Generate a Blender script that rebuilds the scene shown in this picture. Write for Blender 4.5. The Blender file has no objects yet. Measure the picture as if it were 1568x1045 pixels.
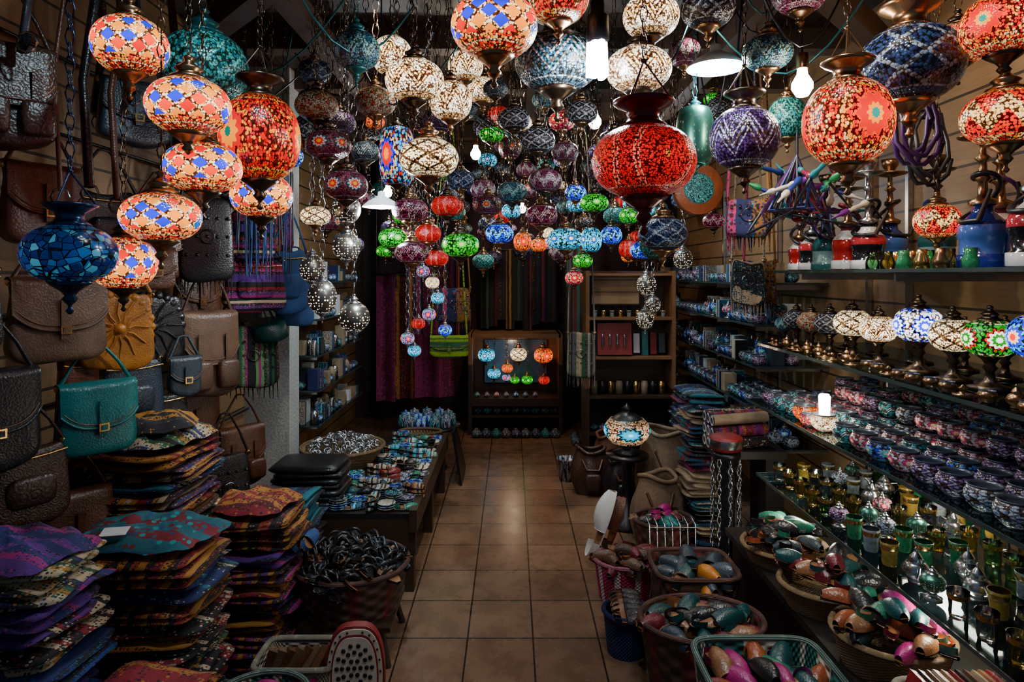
import bpy, math, random
from mathutils import Matrix, Vector
R=random.Random(11)
pi=math.pi
sin,cos=math.sin,math.cos
def T(x=0,y=0,z=0,rx=0,ry=0,rz=0,s=1):
    M=Matrix.Translation((x,y,z))@Matrix.Rotation(rz,4,'Z')@Matrix.Rotation(ry,4,'Y')@Matrix.Rotation(rx,4,'X')
    if s!=1: M=M@Matrix.Scale(s,4)
    return M
I4=Matrix.Identity(4)
def sp(a,e): return math.copysign(abs(a)**e,a)
class MB:
    def __init__(s): s.v=[];s.f=[];s.m=[];s.uv=[];s.mats=[];s.sm=[]
    def mi(s,mat):
        if mat not in s.mats: s.mats.append(mat)
        return s.mats.index(mat)
    def grid(s,fn,nu,nv,mat,M=I4,cu=True):
        b=len(s.v); c=nu if cu else nu+1; k=s.mi(mat)
        for j in range(nv+1):
            for i in range(c): s.v.append(M@Vector(fn(i/nu,j/nv)))
        for j in range(nv):
            for i in range(nu):
                a=b+j*c+i; d=b+j*c+(i+1)%c
                s.f.append((a,d,d+c,a+c)); s.m.append(k); s.sm.append(True)
                s.uv+= [(i/nu,j/nv),((i+1)/nu,j/nv),((i+1)/nu,(j+1)/nv),(i/nu,(j+1)/nv)]
    def lathe(s,prof,mat,M=I4,n=20,k=1.0,z=0.0):
        L=len(prof)-1
        def fn(u,v):
            r,h=prof[int(round(v*L))]; a=2*pi*u
            return (r*k*cos(a),r*k*sin(a),h*k+z)
        s.grid(fn,n,L,mat,M)
    def sup(s,a,b,c,mat,M=I4,e1=.4,e2=.4,n=16,m=8,fx=None):
        def fn(u,v):
            t=(v-.5)*pi*.999; w=u*2*pi+.01
            p=(a*sp(cos(t),e1)*sp(cos(w),e2), b*sp(cos(t),e1)*sp(sin(w),e2), c*sp(sin(t),e1))
            return fx(*p) if fx else p
        s.grid(fn,n,m,mat,M)
    def box(s,sx,sy,sz,mat,M=I4):
        b=len(s.v);k=s.mi(mat);sx/=2;sy/=2;sz/=2
        for x,y,z in((-1,-1,-1),(1,-1,-1),(1,1,-1),(-1,1,-1),(-1,-1,1),(1,-1,1),(1,1,1),(-1,1,1)):
            s.v.append(M@Vector((x*sx,y*sy,z*sz)))
        for q in((0,3,2,1),(4,5,6,7),(0,1,5,4),(1,2,6,5),(2,3,7,6),(3,0,4,7)):
            s.f.append(tuple(b+i for i in q));s.m.append(k);s.sm.append(False);s.uv+=[(0,0),(1,0),(1,1),(0,1)]
    def bx(s,x0,x1,y0,y1,z0,z1,mat): s.box(x1-x0,y1-y0,z1-z0,mat,T((x0+x1)/2,(y0+y1)/2,(z0+z1)/2))
    def tube(s,pts,r,mat,M=I4,n=6,closed=False):
        P=[Vector(p) for p in pts]; L=len(P); rings=[]
        rr=r if isinstance(r,(list,tuple)) else [r]*L
        for i in range(L):
            if closed: t=P[(i+1)%L]-P[i-1]
            else: t=P[min(i+1,L-1)]-P[max(i-1,0)]
            t=t.normalized() if t.length>1e-9 else Vector((0,0,1))
            up=Vector((0,0,1)) if abs(t.z)<.9 else Vector((1,0,0))
            if i and not closed: up=prev
            a=t.cross(up); 
            a=a.normalized() if a.length>1e-6 else t.orthogonal().normalized()
            b=a.cross(t); prev=b
            rings.append([P[i]+(a*cos(2*pi*k/n)+b*sin(2*pi*k/n))*rr[i] for k in range(n)])
        if closed: rings.append(rings[0])
        Q=len(rings)-1
        s.grid(lambda u,v: rings[int(round(v*Q))][int(round(u*n))%n],n,Q,mat,M)
    def build(s,name,M=None):
        me=bpy.data.meshes.new(name)
        me.from_pydata([tuple(v) for v in s.v],[],s.f)
        for m in s.mats: me.materials.append(m)
        me.polygons.foreach_set('material_index',s.m)
        me.polygons.foreach_set('use_smooth',s.sm)
        ul=me.uv_layers.new(name='UVMap')
        ul.data.foreach_set('uv',[c for p in s.uv for c in p])
        me.update()
        o=bpy.data.objects.new(name,me); bpy.context.scene.collection.objects.link(o)
        if M is not None: o.matrix_world=M
        return o
# ---------------- materials
class NT:
    def __init__(s,name):
        s.mat=bpy.data.materials.new(name); s.mat.use_nodes=True; s.t=s.mat.node_tree; s.t.nodes.clear()
        s.o=s.t.nodes.new('ShaderNodeOutputMaterial')
    def st(s,inp,v):
        if hasattr(v,'is_output'): s.t.links.new(v,inp)
        elif v is not None:
            if isinstance(v,(tuple,list)) and len(v)==3 and inp.type=='RGBA': v=(*v,1)
            inp.default_value=v
    def n(s,t,ins={},**kw):
        q=s.t.nodes.new(t)
        for k,v in kw.items(): setattr(q,k,v)
        for k,v in ins.items(): s.st(q.inputs[k],v)
        return q
    def ma(s,op,a,b=None,c=None):
        q=s.t.nodes.new('ShaderNodeMath'); q.operation=op
        for i,x in enumerate((a,b,c)):
            if x is not None: s.st(q.inputs[i],x)
        return q.outputs[0]
    def ramp(s,f,cols,interp='CONSTANT'):
        q=s.t.nodes.new('ShaderNodeValToRGB'); q.color_ramp.interpolation=interp
        s.t.links.new(f,q.inputs[0]); e=q.color_ramp.elements; N=len(cols)
        while len(e)<N: e.new(.5)
        for i,c in enumerate(cols):
            e[i].position=(i/N if interp=='CONSTANT' else i/max(1,N-1)); e[i].color=(*c,1)
        return q.outputs[0]
    def mix(s,f,a,b,bl='MIX'):
        q=s.t.nodes.new('ShaderNodeMix'); q.data_type='RGBA'; q.blend_type=bl
        s.st(q.inputs[0],f); s.st(q.inputs[6],a); s.st(q.inputs[7],b); return q.outputs[2]
    def obj(s): return s.n('ShaderNodeTexCoord').outputs['Object']
    def sep(s,v):
        q=s.n('ShaderNodeSeparateXYZ',{0:v}); return q.outputs[0],q.outputs[1],q.outputs[2]
    def comb(s,x,y,z=0.0): return s.n('ShaderNodeCombineXYZ',{0:x,1:y,2:z}).outputs[0]
    def vor(s,v,sc,rnd=1.0,feat='F1'):
        return s.n('ShaderNodeTexVoronoi',{'Vector':v,'Scale':sc,'Randomness':rnd},feature=feat)
    def wn(s,v,w=0.0): return s.n('ShaderNodeTexWhiteNoise',{'Vector':v,'W':w},noise_dimensions='4D').outputs['Value']
    def fin(s,base,rough=.5,metal=0.0,h=None,bs=.3,emi=None,es=0.0,coat=0.0,bd=.01,samp=False):
        p=s.n('ShaderNodeBsdfPrincipled',{'Base Color':base,'Roughness':rough,'Metallic':metal})
        if coat: p.inputs['Coat Weight'].default_value=coat
        if h is not None:
            b=s.n('ShaderNodeBump',{'Strength':bs,'Distance':bd,'Height':h}); s.st(p.inputs['Normal'],b.outputs[0])
        if emi is not None:
            s.st(p.inputs['Emission Color'],emi); s.st(p.inputs['Emission Strength'],es)
            if not samp: s.mat.cycles.emission_sampling='NONE'
        s.t.links.new(p.outputs[0],s.o.inputs[0]); return s.mat
def pbr(name,c,rough=.5,metal=0.0,var=.35,sc=25,bs=.2,es=0.0,coat=0.0):
    k=NT(name); v=k.obj()
    nz=k.n('ShaderNodeTexNoise',{'Vector':v,'Scale':sc,'Detail':3.0}).outputs[0]
    col=k.ramp(nz,[tuple(x*(1-var) for x in c),tuple(min(1,x*(1+var)) for x in c)],'LINEAR')
    return k.fin(col,rough,metal,nz,bs,col if es else None,es,coat,.004)
def mosaic(name,bg,mot,mc,line,n=8,lit=0.0,S=14,amp=.35,border=None,rough=.2):
    k=NT(name); u,v,_=k.sep(k.n('ShaderNodeUVMap').outputs[0])
    vec=k.comb(k.ma('MULTIPLY',u,S*3.3),k.ma('MULTIPLY',v,S))
    vo=k.vor(vec,1.0,.7); rnd=k.n('ShaderNodeSeparateColor',{0:vo.outputs['Color']}).outputs[0]
    dd=vo.outputs['Distance']
    un=k.ma('MULTIPLY',u,n); U=k.ma('SUBTRACT',k.ma('FRACT',un),.5); V=k.ma('SUBTRACT',v,.5)
    aU=k.ma('ABSOLUTE',U); aV=k.ma('ABSOLUTE',V)
    col=k.ramp(rnd,bg); lc=k.mix(k.ma('GREATER_THAN',rnd,.5),line,tuple(x*.6 for x in line))
    lt=lambda a,b:k.ma('LESS_THAN',a,b)
    flat=None
    if mot=='dia':
        A=k.ma('MULTIPLY_ADD',v,4.0,un); B=k.ma('MULTIPLY_ADD',v,-4.0,un)
        fa=k.ma('FRACT',A); fb=k.ma('FRACT',B)
        ea=k.ma('MINIMUM',fa,k.ma('SUBTRACT',1.0,fa)); eb=k.ma('MINIMUM',fb,k.ma('SUBTRACT',1.0,fb)); e=k.ma('MINIMUM',ea,eb)
        w=k.wn(k.comb(k.ma('FLOOR',A),k.ma('FLOOR',B)),1.7)
        ic=k.ramp(w,mc); inn=k.ma('GREATER_THAN',e,.12)
        lc2=k.ramp(rnd,[line,(1,.75,.5),line,(.9,.4,.1)])
        mid=k.ma('LESS_THAN',k.ma('ABSOLUTE',k.ma('SUBTRACT',V,.03)),.28)
        col=k.mix(mid,col,k.mix(inn,lc2,ic)); flat=k.ma('MULTIPLY',mid,inn)
    elif mot=='star':
        x=k.ma('MULTIPLY',U,6.28/n); y=k.ma('MULTIPLY',V,2.0)
        r=k.ma('SQRT',k.ma('ADD',k.ma('MULTIPLY',x,x),k.ma('MULTIPLY',y,y)))
        th=k.ma('ARCTAN2',y,x); pet=k.ma('COSINE',k.ma('MULTIPLY',th,10.0))
        D=k.ma('DIVIDE',r,k.ma('MULTIPLY_ADD',pet,.08,.66*min(1,4.6/n)))
        for i in range(len(mc)-1,-1,-1): col=k.mix(lt(D,(i+1)/len(mc)),col,mc[i])
        flat=lt(D,.6)
    elif mot=='zig':
        Wv=k.ma('ABSOLUTE',k.ma('SUBTRACT',V,k.ma('MULTIPLY',k.ma('SUBTRACT',k.ma('MULTIPLY',aU,2.0),.5),amp)))
        col=k.mix(lt(Wv,.15),col,lc); col=k.mix(lt(Wv,.105),col,mc[0]); col=k.mix(lt(Wv,.03),col,lc)
    elif mot=='net':
        a=k.ma('ABSOLUTE',k.ma('SUBTRACT',k.ma('FRACT',k.ma('MULTIPLY_ADD',v,3.0,un)),.5))
        b=k.ma('ABSOLUTE',k.ma('SUBTRACT',k.ma('FRACT',k.ma('MULTIPLY_ADD',v,-3.0,un)),.5))
        m=k.ma('MAXIMUM',a,b); col=k.mix(k.ma('GREATER_THAN',m,.41),col,lc); col=k.mix(lt(m,.16),col,mc[0])
    elif mot=='arcs':
        x=k.ma('MULTIPLY',U,6.28/n); r=k.ma('SQRT',k.ma('ADD',k.ma('MULTIPLY',x,x),k.ma('MULTIPLY',k.ma('MULTIPLY',V,V),1.3)))
        col=k.mix(lt(k.ma('ABSOLUTE',k.ma('SUBTRACT',r,.62)),.025),col,line); col=k.mix(lt(k.ma('ABSOLUTE',k.ma('SUBTRACT',r,.54)),.02),col,line); col=k.mix(lt(r,.05),col,mc[0])
    bd=border or bg
    col=k.mix(k.ma('GREATER_THAN',aV,.37),col,k.ramp(rnd,bd)); col=k.mix(lt(k.ma('ABSOLUTE',k.ma('SUBTRACT',aV,.37)),.012),col,lc)
    if mot=='crackle':
        ed=k.vor(vec,1.0,.85,'DISTANCE_TO_EDGE').outputs['Distance']; col2=k.mix(lt(ed,.05),col,line)
    else:
        g=k.ma('GREATER_THAN',dd,.56)
        if flat is not None: g=k.ma('MULTIPLY',g,k.ma('SUBTRACT',1.0,flat))
        col2=k.mix(g,col,k.mix(1.0,col,(.2,.12,.08),'MULTIPLY'))
    hb=k.ma('SUBTRACT',1.0,dd)
    if lit:
        # no bulb inside: its glow is graded into the emission, strongest at mid height
        es=k.ma('MULTIPLY_ADD',aV,-lit*2.5,lit*1.45)
        gm=k.n('ShaderNodeGamma',{0:col2,1:1.8}).outputs[0]
        return k.fin(k.mix(1.0,col2,(.12,.12,.12),'MULTIPLY'),rough,0,hb,.4,gm,es,bd=.004)
    return k.fin(col2,rough,0,hb,.5,bd=.005)
W=(.92,.7,.42); RD=(.8,.003,.008); OR=(.92,.15,.003); YL=(.95,.44,.01); BL=(.005,.03,.8); TQ=(.01,.4,.45); GR=(.01,.4,.03); PU=(.12,.01,.18); BK=(.008,.008,.012); PK=(.7,.04,.18); CY=(.02,.6,.88)
KM={}
KM['dia']=mosaic('mosaic_diamond_glass',[W,OR,(1,.55,.15),RD,YL,(1,.45,.08)],'dia',[RD,YL,OR,BL,YL,RD,OR,BL,YL,(.02,.2,.5),RD],(1,.82,.58),12,2.5,26,border=[W,OR,RD,(1,.6,.2),RD])
KM['star']=mosaic('mosaic_star_glass',[RD,OR,RD,(.5,.01,.01),YL,RD],'star',[(.02,.3,.25),YL,YL,RD,RD,YL,RD],(1,.7,.2),3,1.5,30,border=[RD,OR,YL])
KM['star2']=mosaic('mosaic_sun_glass',[W,OR,RD,(1,.5,.12),RD],'star',[(.02,.4,.35),YL,RD,RD,OR,RD,YL],(1,.8,.4),3,2.1,30,border=[W,RD,OR])
KM['white']=mosaic('mosaic_white_glass',[(1,.9,.72),(.95,.85,.64),(1,.94,.8)],'zig',[(.95,.8,.55)],(.5,.3,.12),7,3.6,24,border=[W,(.6,.4,.2),W])
KM['whitenet']=mosaic('mosaic_lattice_glass',[(1,.9,.68),(1,.92,.7),(.9,.75,.5)],'net',[(1,.9,.6)],(.3,.2,.1),6,3.2,24)
KM['red']=mosaic('mosaic_red_glass',[(.9,.0,.015),(.7,.0,.012),(.95,.005,.03),(.8,.0,.02)],'arcs',[YL],(1,.4,.3),4,1.0,44,border=[(.6,.0,.01),(.8,.01,.02)])
KM['redzig']=mosaic('mosaic_red_white_glass',[RD,(.9,.01,.01),OR],'zig',[W],(1,.7,.3),7,2.1,22,border=[W,RD,YL])
KM['crackle']=mosaic('crackle_blue_glass',[(.01,.16,.42),(.03,.28,.55),(.2,.55,.7),(.01,.1,.3),(.01,.12,.35)],'crackle',[],(.01,.02,.06),6,.5,9)
KM['green']=mosaic('mosaic_green_glass',[(.0,.55,.02),(.01,.75,.04),(.0,.35,.01)],'star',[W,(.03,.8,.08),(.0,.3,.02),(.05,.85,.1)],(.4,1,.2),6,1.4,14)
KM['cyan']=mosaic('mosaic_cyan_glass',[(.0,.5,.75),(.01,.7,.85),(.0,.35,.6)],'star',[W,(.0,.2,.5),CY,(.2,.9,1)],(.5,1,1),6,2.0,14)
KM['blue']=mosaic('mosaic_blue_glass',[(.0,.05,.85),(.01,.18,.95),(.0,.02,.5)],'zig',[CY],(.4,.7,1),8,2.3,14)
KM['amber']=mosaic('mosaic_amber_glass',[(.95,.2,.005),(1,.38,.02),(.85,.05,.005)],'star',[YL,RD,OR,YL],(1,.55,.15),5,1.8,14)
KM['pink']=mosaic('mosaic_pink_glass',[(.8,.02,.17),(.9,.1,.25),(.5,.0,.12)],'star',[W,RD,PK,W],(1,.4,.5),5,1.3,14)
KM['multi']=mosaic('mosaic_multicolour_glass',[CY,(.4,.75,.9),BL,RD,CY],'star',[YL,RD,BL,W],(.8,1,1),4,1.7,16)
KM['plumL']=mosaic('mosaic_plum_glass',[(.35,.02,.14),(.45,.05,.22),(.2,.01,.1)],'zig',[(.4,.12,.22)],(.8,.65,.65),8,.7,18)
def dk(name,bg,mot,mc,line,n=8,S=24): return mosaic(name,bg,mot,mc,line,n,0.0,S)
sil=(.5,.55,.6)
KM['dteal']=dk('bead_teal_unlit',[(.01,.17,.18),(.02,.24,.23),(.005,.07,.08)],'net',[(.02,.3,.28)],(.08,.5,.45),9)
KM['dzteal']=dk('bead_teal_zigzag_unlit',[(.02,.08,.16),(.15,.3,.4),(.03,.16,.25)],'zig',[(.35,.5,.55)],(.1,.5,.5),8)
KM['dblue']=dk('bead_navy_star_unlit',[(.012,.02,.07),(.02,.04,.13)],'net',[(.02,.05,.14)],(.25,.35,.5),7)
KM['dzig']=dk('bead_grey_zigzag_unlit',[(.03,.07,.1),(.08,.12,.16),(.02,.04,.06)],'zig',[(.02,.11,.18)],sil,7)
KM['dpurp']=dk('bead_purple_zigzag_unlit',[(.05,.02,.11),(.09,.035,.16),(.03,.01,.06)],'zig',[(.04,.02,.08)],(.42,.4,.55),7)
KM['dplum']=dk('bead_plum_star_unlit',[(.16,.012,.05),(.26,.04,.1),(.1,.01,.05)],'star',[YL,RD,(.5,.5,.4),(.03,.06,.15),(.2,.05,.05)],sil,6)
KM['dpink']=dk('bead_rose_zigzag_unlit',[(.24,.05,.12),(.16,.02,.08)],'zig',[(.4,.32,.38)],(.55,.47,.52),8)
KM['dnet']=dk('bead_silver_net_unlit',[(.02,.02,.035),(.04,.035,.06)],'net',[(.3,.3,.35)],sil,7)
KM['dcream']=dk('bead_cream_unlit',[(.35,.27,.16),(.25,.06,.03),(.42,.35,.22)],'net',[(.5,.06,.03)],(.5,.42,.3),8)
DK=['dteal','dzteal','dblue','dzig','dpurp','dplum','dpink','dnet','dzig','dnet','dpurp','dplum','dblue']
def filig(name,c,es):
    k=NT(name); u,v,_=k.sep(k.n('ShaderNodeUVMap').outputs[0])
    vec=k.comb(k.ma('MULTIPLY',u,30.0),k.ma('MULTIPLY',v,12.0)); d=k.vor(vec,1.0,0.4).outputs['Distance']
    m=k.ma('LESS_THAN',d,.23); m2=k.ma('SUBTRACT',1.0,k.ma('MULTIPLY',k.ma('ABSOLUTE',k.ma('SUBTRACT',v,.4)),1.8))
    return k.fin(c,.3,.9,None,0,(1,.82,.58),k.ma('MULTIPLY',k.ma('MULTIPLY',m,m2),es))
KM['filig']=filig('pierced_silver',(.2,.19,.17),7.0)
KM['filigd']=filig('pierced_silver_green',(.06,.2,.15),.25)
brass=pbr('antique_brass',(.34,.19,.09),.28,1,.4,30,.15); dbrass=pbr('dark_bronze',(.12,.08,.055),.3,1,.4,30,.15)
gold=pbr('polished_gold_brass',(.7,.45,.15),.22,1,.2,20,.05)
silver=pbr('tarnished_silver',(.5,.52,.55),.22,1,.3,40,.1); black=pbr('black_metal',(.012,.012,.015),.35,.3)
tealp=pbr('patina_teal_metal',(.02,.13,.14),.3,.6,.4,40)
navyp=pbr('blued_metal',(.02,.05,.12),.25,.8,.4,40); redm=pbr('red_enamel_metal',(.16,.01,.012),.25,.4)
bulbw=NT('frosted_bulb').fin((1,1,1),.3,0,None,0,(.85,.95,1),60.0)
bulbs=NT('warm_bulb').fin((1,1,1),.3,0,None,0,(1,.85,.65),25.0)
porc=pbr('white_plastic',(.6,.63,.66),.3,0,.1)
# ---------------- room
k=NT('terracotta_tiles'); v=k.obj(); x,y,z=k.sep(v)
vec=k.comb(k.ma('ADD',x,2.865),k.ma('ADD',y,.1))
br=k.n('ShaderNodeTexBrick',{'Vector':vec,'Color1':(.22,.135,.09,1),'Color2':(.28,.18,.12,1),'Mortar':(.03,.02,.016,1),'Scale':1.0,'Mortar Size':.004,'Mortar Smooth':.1,'Brick Width':.296,'Row Height':.34},offset=0.0)
nz=k.n('ShaderNodeTexNoise',{'Vector':v,'Scale':6.0,'Detail':9.0,'Roughness':.75}).outputs[0]
nz2=k.n('ShaderNodeTexNoise',{'Vector':v,'Scale':1.3,'Detail':3.0}).outputs[0]
col=k.mix(1.0,br.outputs[0],k.ramp(nz,[(.25,.24,.23),(1.3,1.2,1.1)],'LINEAR'),'MULTIPLY')
col=k.mix(1.0,col,k.ramp(nz2,[(.6,.58,.56),(1.2,1.15,1.1)],'LINEAR'),'MULTIPLY')
rg=k.ma('MULTIPLY_ADD',nz,.4,.08)
floor_m=k.fin(col,rg,0,k.ma('SUBTRACT',1.0,br.outputs['Fac']),.4,bd=.003)
def slats(name,c,pitch,axis=2,rough=.5):
    k=NT(name); v=k.obj(); xyz=k.sep(v); f=k.ma('FRACT',k.ma('DIVIDE',xyz[axis],pitch))
    g=k.ma('LESS_THAN',f,.08); sc=k.n('ShaderNodeMapping',{0:v,3:(2,2,14) if axis==2 else (14,1.5,3)}).outputs[0]
    nz=k.n('ShaderNodeTexNoise',{'Vector':sc,'Scale':3.0,'Detail':6.0,'Distortion':1.0}).outputs[0]
    col=k.ramp(nz,[tuple(a*.45 for a in c),c],'LINEAR'); col=k.mix(g,col,tuple(a*.12 for a in c))
    return k.fin(col,rough,0,k.ma('SUBTRACT',1.0,g),.5)
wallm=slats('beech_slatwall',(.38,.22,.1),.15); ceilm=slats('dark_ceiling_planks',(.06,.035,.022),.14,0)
beamm=slats('dark_beam_wood',(.12,.07,.045),9,0); woodm=slats('shop_wood',(.24,.11,.045),9); lwood=slats('pale_wood',(.42,.27,.14),.1); dwood=slats('dark_shop_wood',(.07,.04,.025),9)
stone=pbr('rough_stone',(.38,.39,.38),.9,0,.6,60,.9); plaster=pbr('dark_plaster',(.05,.035,.03),.8,0,.3,6)
def room(name,*a):
    b=MB(); b.bx(*a[:6],a[6]); return b.build(name)
room('floor',-1.85,2.0,-.6,7.6,-.1,0,floor_m)
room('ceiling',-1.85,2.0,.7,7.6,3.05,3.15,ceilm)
room('wall_left',-1.9,-1.8,.7,7.6,0,3.05,wallm)
room('wall_right',1.9,2.0,.7,7.6,0,3.05,wallm)
room('wall_back',-1.8,1.9,7.5,7.6,0,3.05,plaster)
room('stone_pillar',-1.8,-1.5,4.4,4.6,0,3.05,stone)
b=MB()
for i in range(8): b.bx(-1.8,1.9,1.3+i*.8,1.42+i*.8,2.93,3.05,beamm)
for x in(-1.0,0.15,1.15): b.box(.1,6.4,.1,beamm,T(x,4.2,2.88))
b.box(.09,1.6,.11,beamm,T(1.25,2.6,2.78,rz=-.75)); b.box(.09,1.6,.11,beamm,T(-1.2,2.8,2.78,rz=.75))
b.build('ceiling_beams')
b=MB()
for z in(.75,1.15,1.5,1.85,2.2,2.5):
    b.tube([(-1.77,1.2,z),(-1.77,4.38,z)],.008,black)
b.build('bag_hanging_rails')
# ---------------- lanterns
placed=[]
def chain(b,z0,z1,mat,x=0,y=0,p=.03,r=.0022):
    nlk=int((z1-z0)/p); p=(z1-z0)/max(1,nlk)
    for i in range(nlk):
        zc=z0+(i+.5)*p; a=p*.68; w=p*.3; q=[]
        for t in range(6):
            c,s_=cos(t*pi/3),sin(t*pi/3)
            q.append((x+(w*c if i%2 else 0),y+(0 if i%2 else w*c),zc+a*s_))
        b.tube(q,r,mat,n=4,closed=True)
CAP0=[(.4,0),(.47,.03),(.44,.09),(.3,.15),(.26,.23),(.34,.29),(.24,.36),(.12,.46),(.1,.52),(.14,.57),(.1,.62),(.03,.66)]
CAP1=[(.4,0),(.46,.04),(.34,.12),(.29,.22),(.33,.33),(.52,.43),(.6,.5),(.58,.54),(.5,.5),(.28,.4),(.02,.38)]
FIN=[(0,-.8),(.05,-.78),(.09,-.71),(.04,-.64),(.05,-.57),(.12,-.5),(.17,-.43),(.11,-.35),(.19,-.25),(.36,-.13),(.47,-.05),(.42,0)]
def globe(hr,n=14):
    e=.8 if hr<1.3 else .35
    q=[]
    for i in range(n+1):
        t=(i/n-.5)*2*1.2
        q.append((max(.36,cos(t)**e),hr*sin(t)/sin(1.2)))
    return q
def lantern(x,y,z,r,hr=.65,kind='dia',cap=0,mt=None,top=3.05,name='mosaic_hanging_lantern'):
    placed.append((x,y,z,r)); b=MB(); mt=mt or (brass if R.random()<.5 else dbrass)
    near=y<2.7; H=r*hr; n=40 if near else 20
    b.lathe(globe(hr,20 if near else 14),KM[kind],n=n,k=r)
    b.lathe(FIN,mt,n=n//2+4,k=r,z=-H*.98)
    b.lathe(CAP1 if cap else CAP0,mt,n=n//2+4,k=r,z=H*.98)
    if near:
        for q in range(16):
            a=q*pi/8
            for s_ in(-1,1): b.lathe([(0,-.014),(.014,0),(0,.014)],mt,T(r*.455*cos(a),r*.455*sin(a),s_*H*1.0),n=5,k=r*1.6)
    zt=H+r*(.38 if cap else .66)
    if cap:
        for i in range(3):
            a=i*2.09+.4; b.tube([(r*.55*cos(a),r*.55*sin(a),H+r*.5),(0,0,H+r*1.3)],.0025,mt,n=4)
        b.lathe([(0,-.04),(.05,-.02),(.06,0),(.05,.02),(0,.04)],mt,n=8,k=r*1.3,z=H+r*1.3); zt=H+r*1.3
    chain(b,zt,top-z,dbrass if mt is brass else mt,p=.034 if near else .05,r=.002)
    return b.build(name,T(x,y,z,rz=R.uniform(0,6)))
LL=[(-1.11,1.9,2.315,.103,.75,'dia',0),(-1.086,2.3,2.375,.15,.8,'dteal',0,tealp),(-.891,1.8,2.114,.11,.65,'dia',0),
(-.849,2.2,2.108,.132,1.05,'star',1),(-.9,1.9,1.96,.109,.62,'dia',0),(-.92,2.4,1.94,.11,.7,'dia',0),(-.967,1.8,1.808,.104,.6,'dia',0),
(-1.13,1.9,1.684,.09,.8,'dia',0),(-1.083,1.6,1.701,.104,.65,'crackle',1,navyp),(-.524,2.2,2.405,.079,.75,'dzteal',0,tealp),
(-.478,2.6,2.52,.08,.9,'white',0),(-.298,2.0,2.244,.09,.65,'white',0),(-.216,2.3,2.26,.075,.85,'white',0),(-.254,2.0,2.006,.09,.62,'whitenet',0),
(-.046,1.7,2.296,.113,.65,'dia',0),(-.185,2.6,2.48,.07,.8,'white',0),(-.777,2.6,2.32,.086,.6,'dcream',0),(-.731,2.6,2.166,.09,.6,'dplum',0),
(-.635,2.5,1.99,.083,.65,'dplum',0),(-.585,2.8,2.39,.087,.65,'dcream',0),(-.717,3.2,2.25,.07,.7,'dzig',0),(-.458,2.6,2.12,.07,1.6,'multi',0),
(.152,2.2,2.365,.143,.62,'dzig',1,dbrass),(.135,1.9,2.46,.09,.8,'redzig',0),(.447,2.1,2.48,.09,.7,'white',0),(.407,2.1,2.31,.105,.62,'white',0),
(.343,1.7,1.944,.134,.66,'red',1,redm),(.783,2.2,2.108,.115,.85,'dpurp',1),(.9,2.3,2.43,.086,.65,'dzteal',0),
(.925,1.8,2.069,.117,.95,'star2',1),(1.157,1.9,2.26,.142,.72,'dblue',1),(1.28,1.7,2.3,.1,.75,'star2',0),(1.285,1.7,2.06,.102,.65,'redzig',0),
(1.432,2.2,1.83,.072,.75,'redzig',0),(1.40,2.05,2.37,.085,.7,'star2',0),(.97,2.2,2.6,.09,.7,'dpink',0),(.66,2.2,2.55,.09,.7,'dnet',0),
(.74,2.8,2.6,.07,.8,'dpink',0),(1.18,2.8,2.32,.084,1.0,'dteal',0),
(.009,3,2.364,.075,.65,'dnet',0),(.113,2.9,2.245,.08,.65,'dnet',0),(.26,3.2,2.25,.067,.7,'dpink',0),(.318,3,2.394,.075,.65,'dnet',0),
(.153,3,2.08,.078,.65,'dpink',0),(.0,3.15,2.047,.074,.65,'dzteal',0),(-.119,3.3,2.0,.07,.7,'dplum',0),(-.16,3.6,2.12,.07,.7,'dpink',0),
(-.317,3.2,1.986,.08,.6,'red',0),(-.484,3.1,1.954,.087,.6,'plumL',0),(-.45,3.5,1.87,.07,.7,'red',0),(-.459,3,1.75,.08,.6,'plumL',0),
(-.418,3.6,1.74,.068,.65,'red',0),(-.237,3,1.785,.087,.6,'green',0),(-.061,3.2,1.85,.07,.65,'blue',0),(.147,3.25,1.944,.08,.65,'plumL',0),
(-.004,3.6,2.0,.054,.7,'cyan',0),(.058,3.6,1.83,.05,1.0,'amber',0),(.164,4,1.83,.05,.8,'amber',0),(.246,3,1.812,.08,.6,'cyan',0),
(.4,3.3,1.825,.055,1.1,'cyan',0),(.39,3.1,1.99,.068,.6,'green',0),(.532,3.5,1.86,.058,.8,'blue',0),(.626,3.5,1.965,.052,.8,'green',0),
(.39,3.6,1.726,.054,.7,'green',0),(.361,3.8,1.63,.053,.7,'pink',0),(.70,3.5,1.78,.068,.65,'blue',0),(.67,2.9,1.83,.108,.65,'dblue',0),
(.5,3.2,2.3,.08,.65,'dnet',0),(-.873,2.9,1.91,.066,.6,'whitenet',0),(-.62,3.4,1.84,.075,.65,'green',0),(-.176,4,1.73,.068,.65,'dteal',0),
(-.3,3.8,2.2,.08,.7,'dblue',0),(.35,3.6,2.1,.06,.7,'blue',0),(-.35,3.1,2.38,.075,.7,'dpurp',0)]
for l in LL: lantern(*l)
for l in[(-.93,3.2,1.54,.07,1.1),(-.774,3.2,1.44,.075,.9),(-.835,3.3,1.79,.07,.9),(-1.04,3.4,1.68,.065,1),(.824,4,1.586,.06,1),(.836,4.1,1.37,.055,1),(-.76,3.0,1.95,.065,.9),(1.1,4.2,1.75,.06,1),(.95,4.4,1.45,.05,1)]:
    lantern(*l,'filig',0,silver,name='pierced_metal_lantern')
lantern(.728,2.6,2.2,.075,1.5,'filigd',0,tealp,name='moroccan_metal_lantern')
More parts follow.
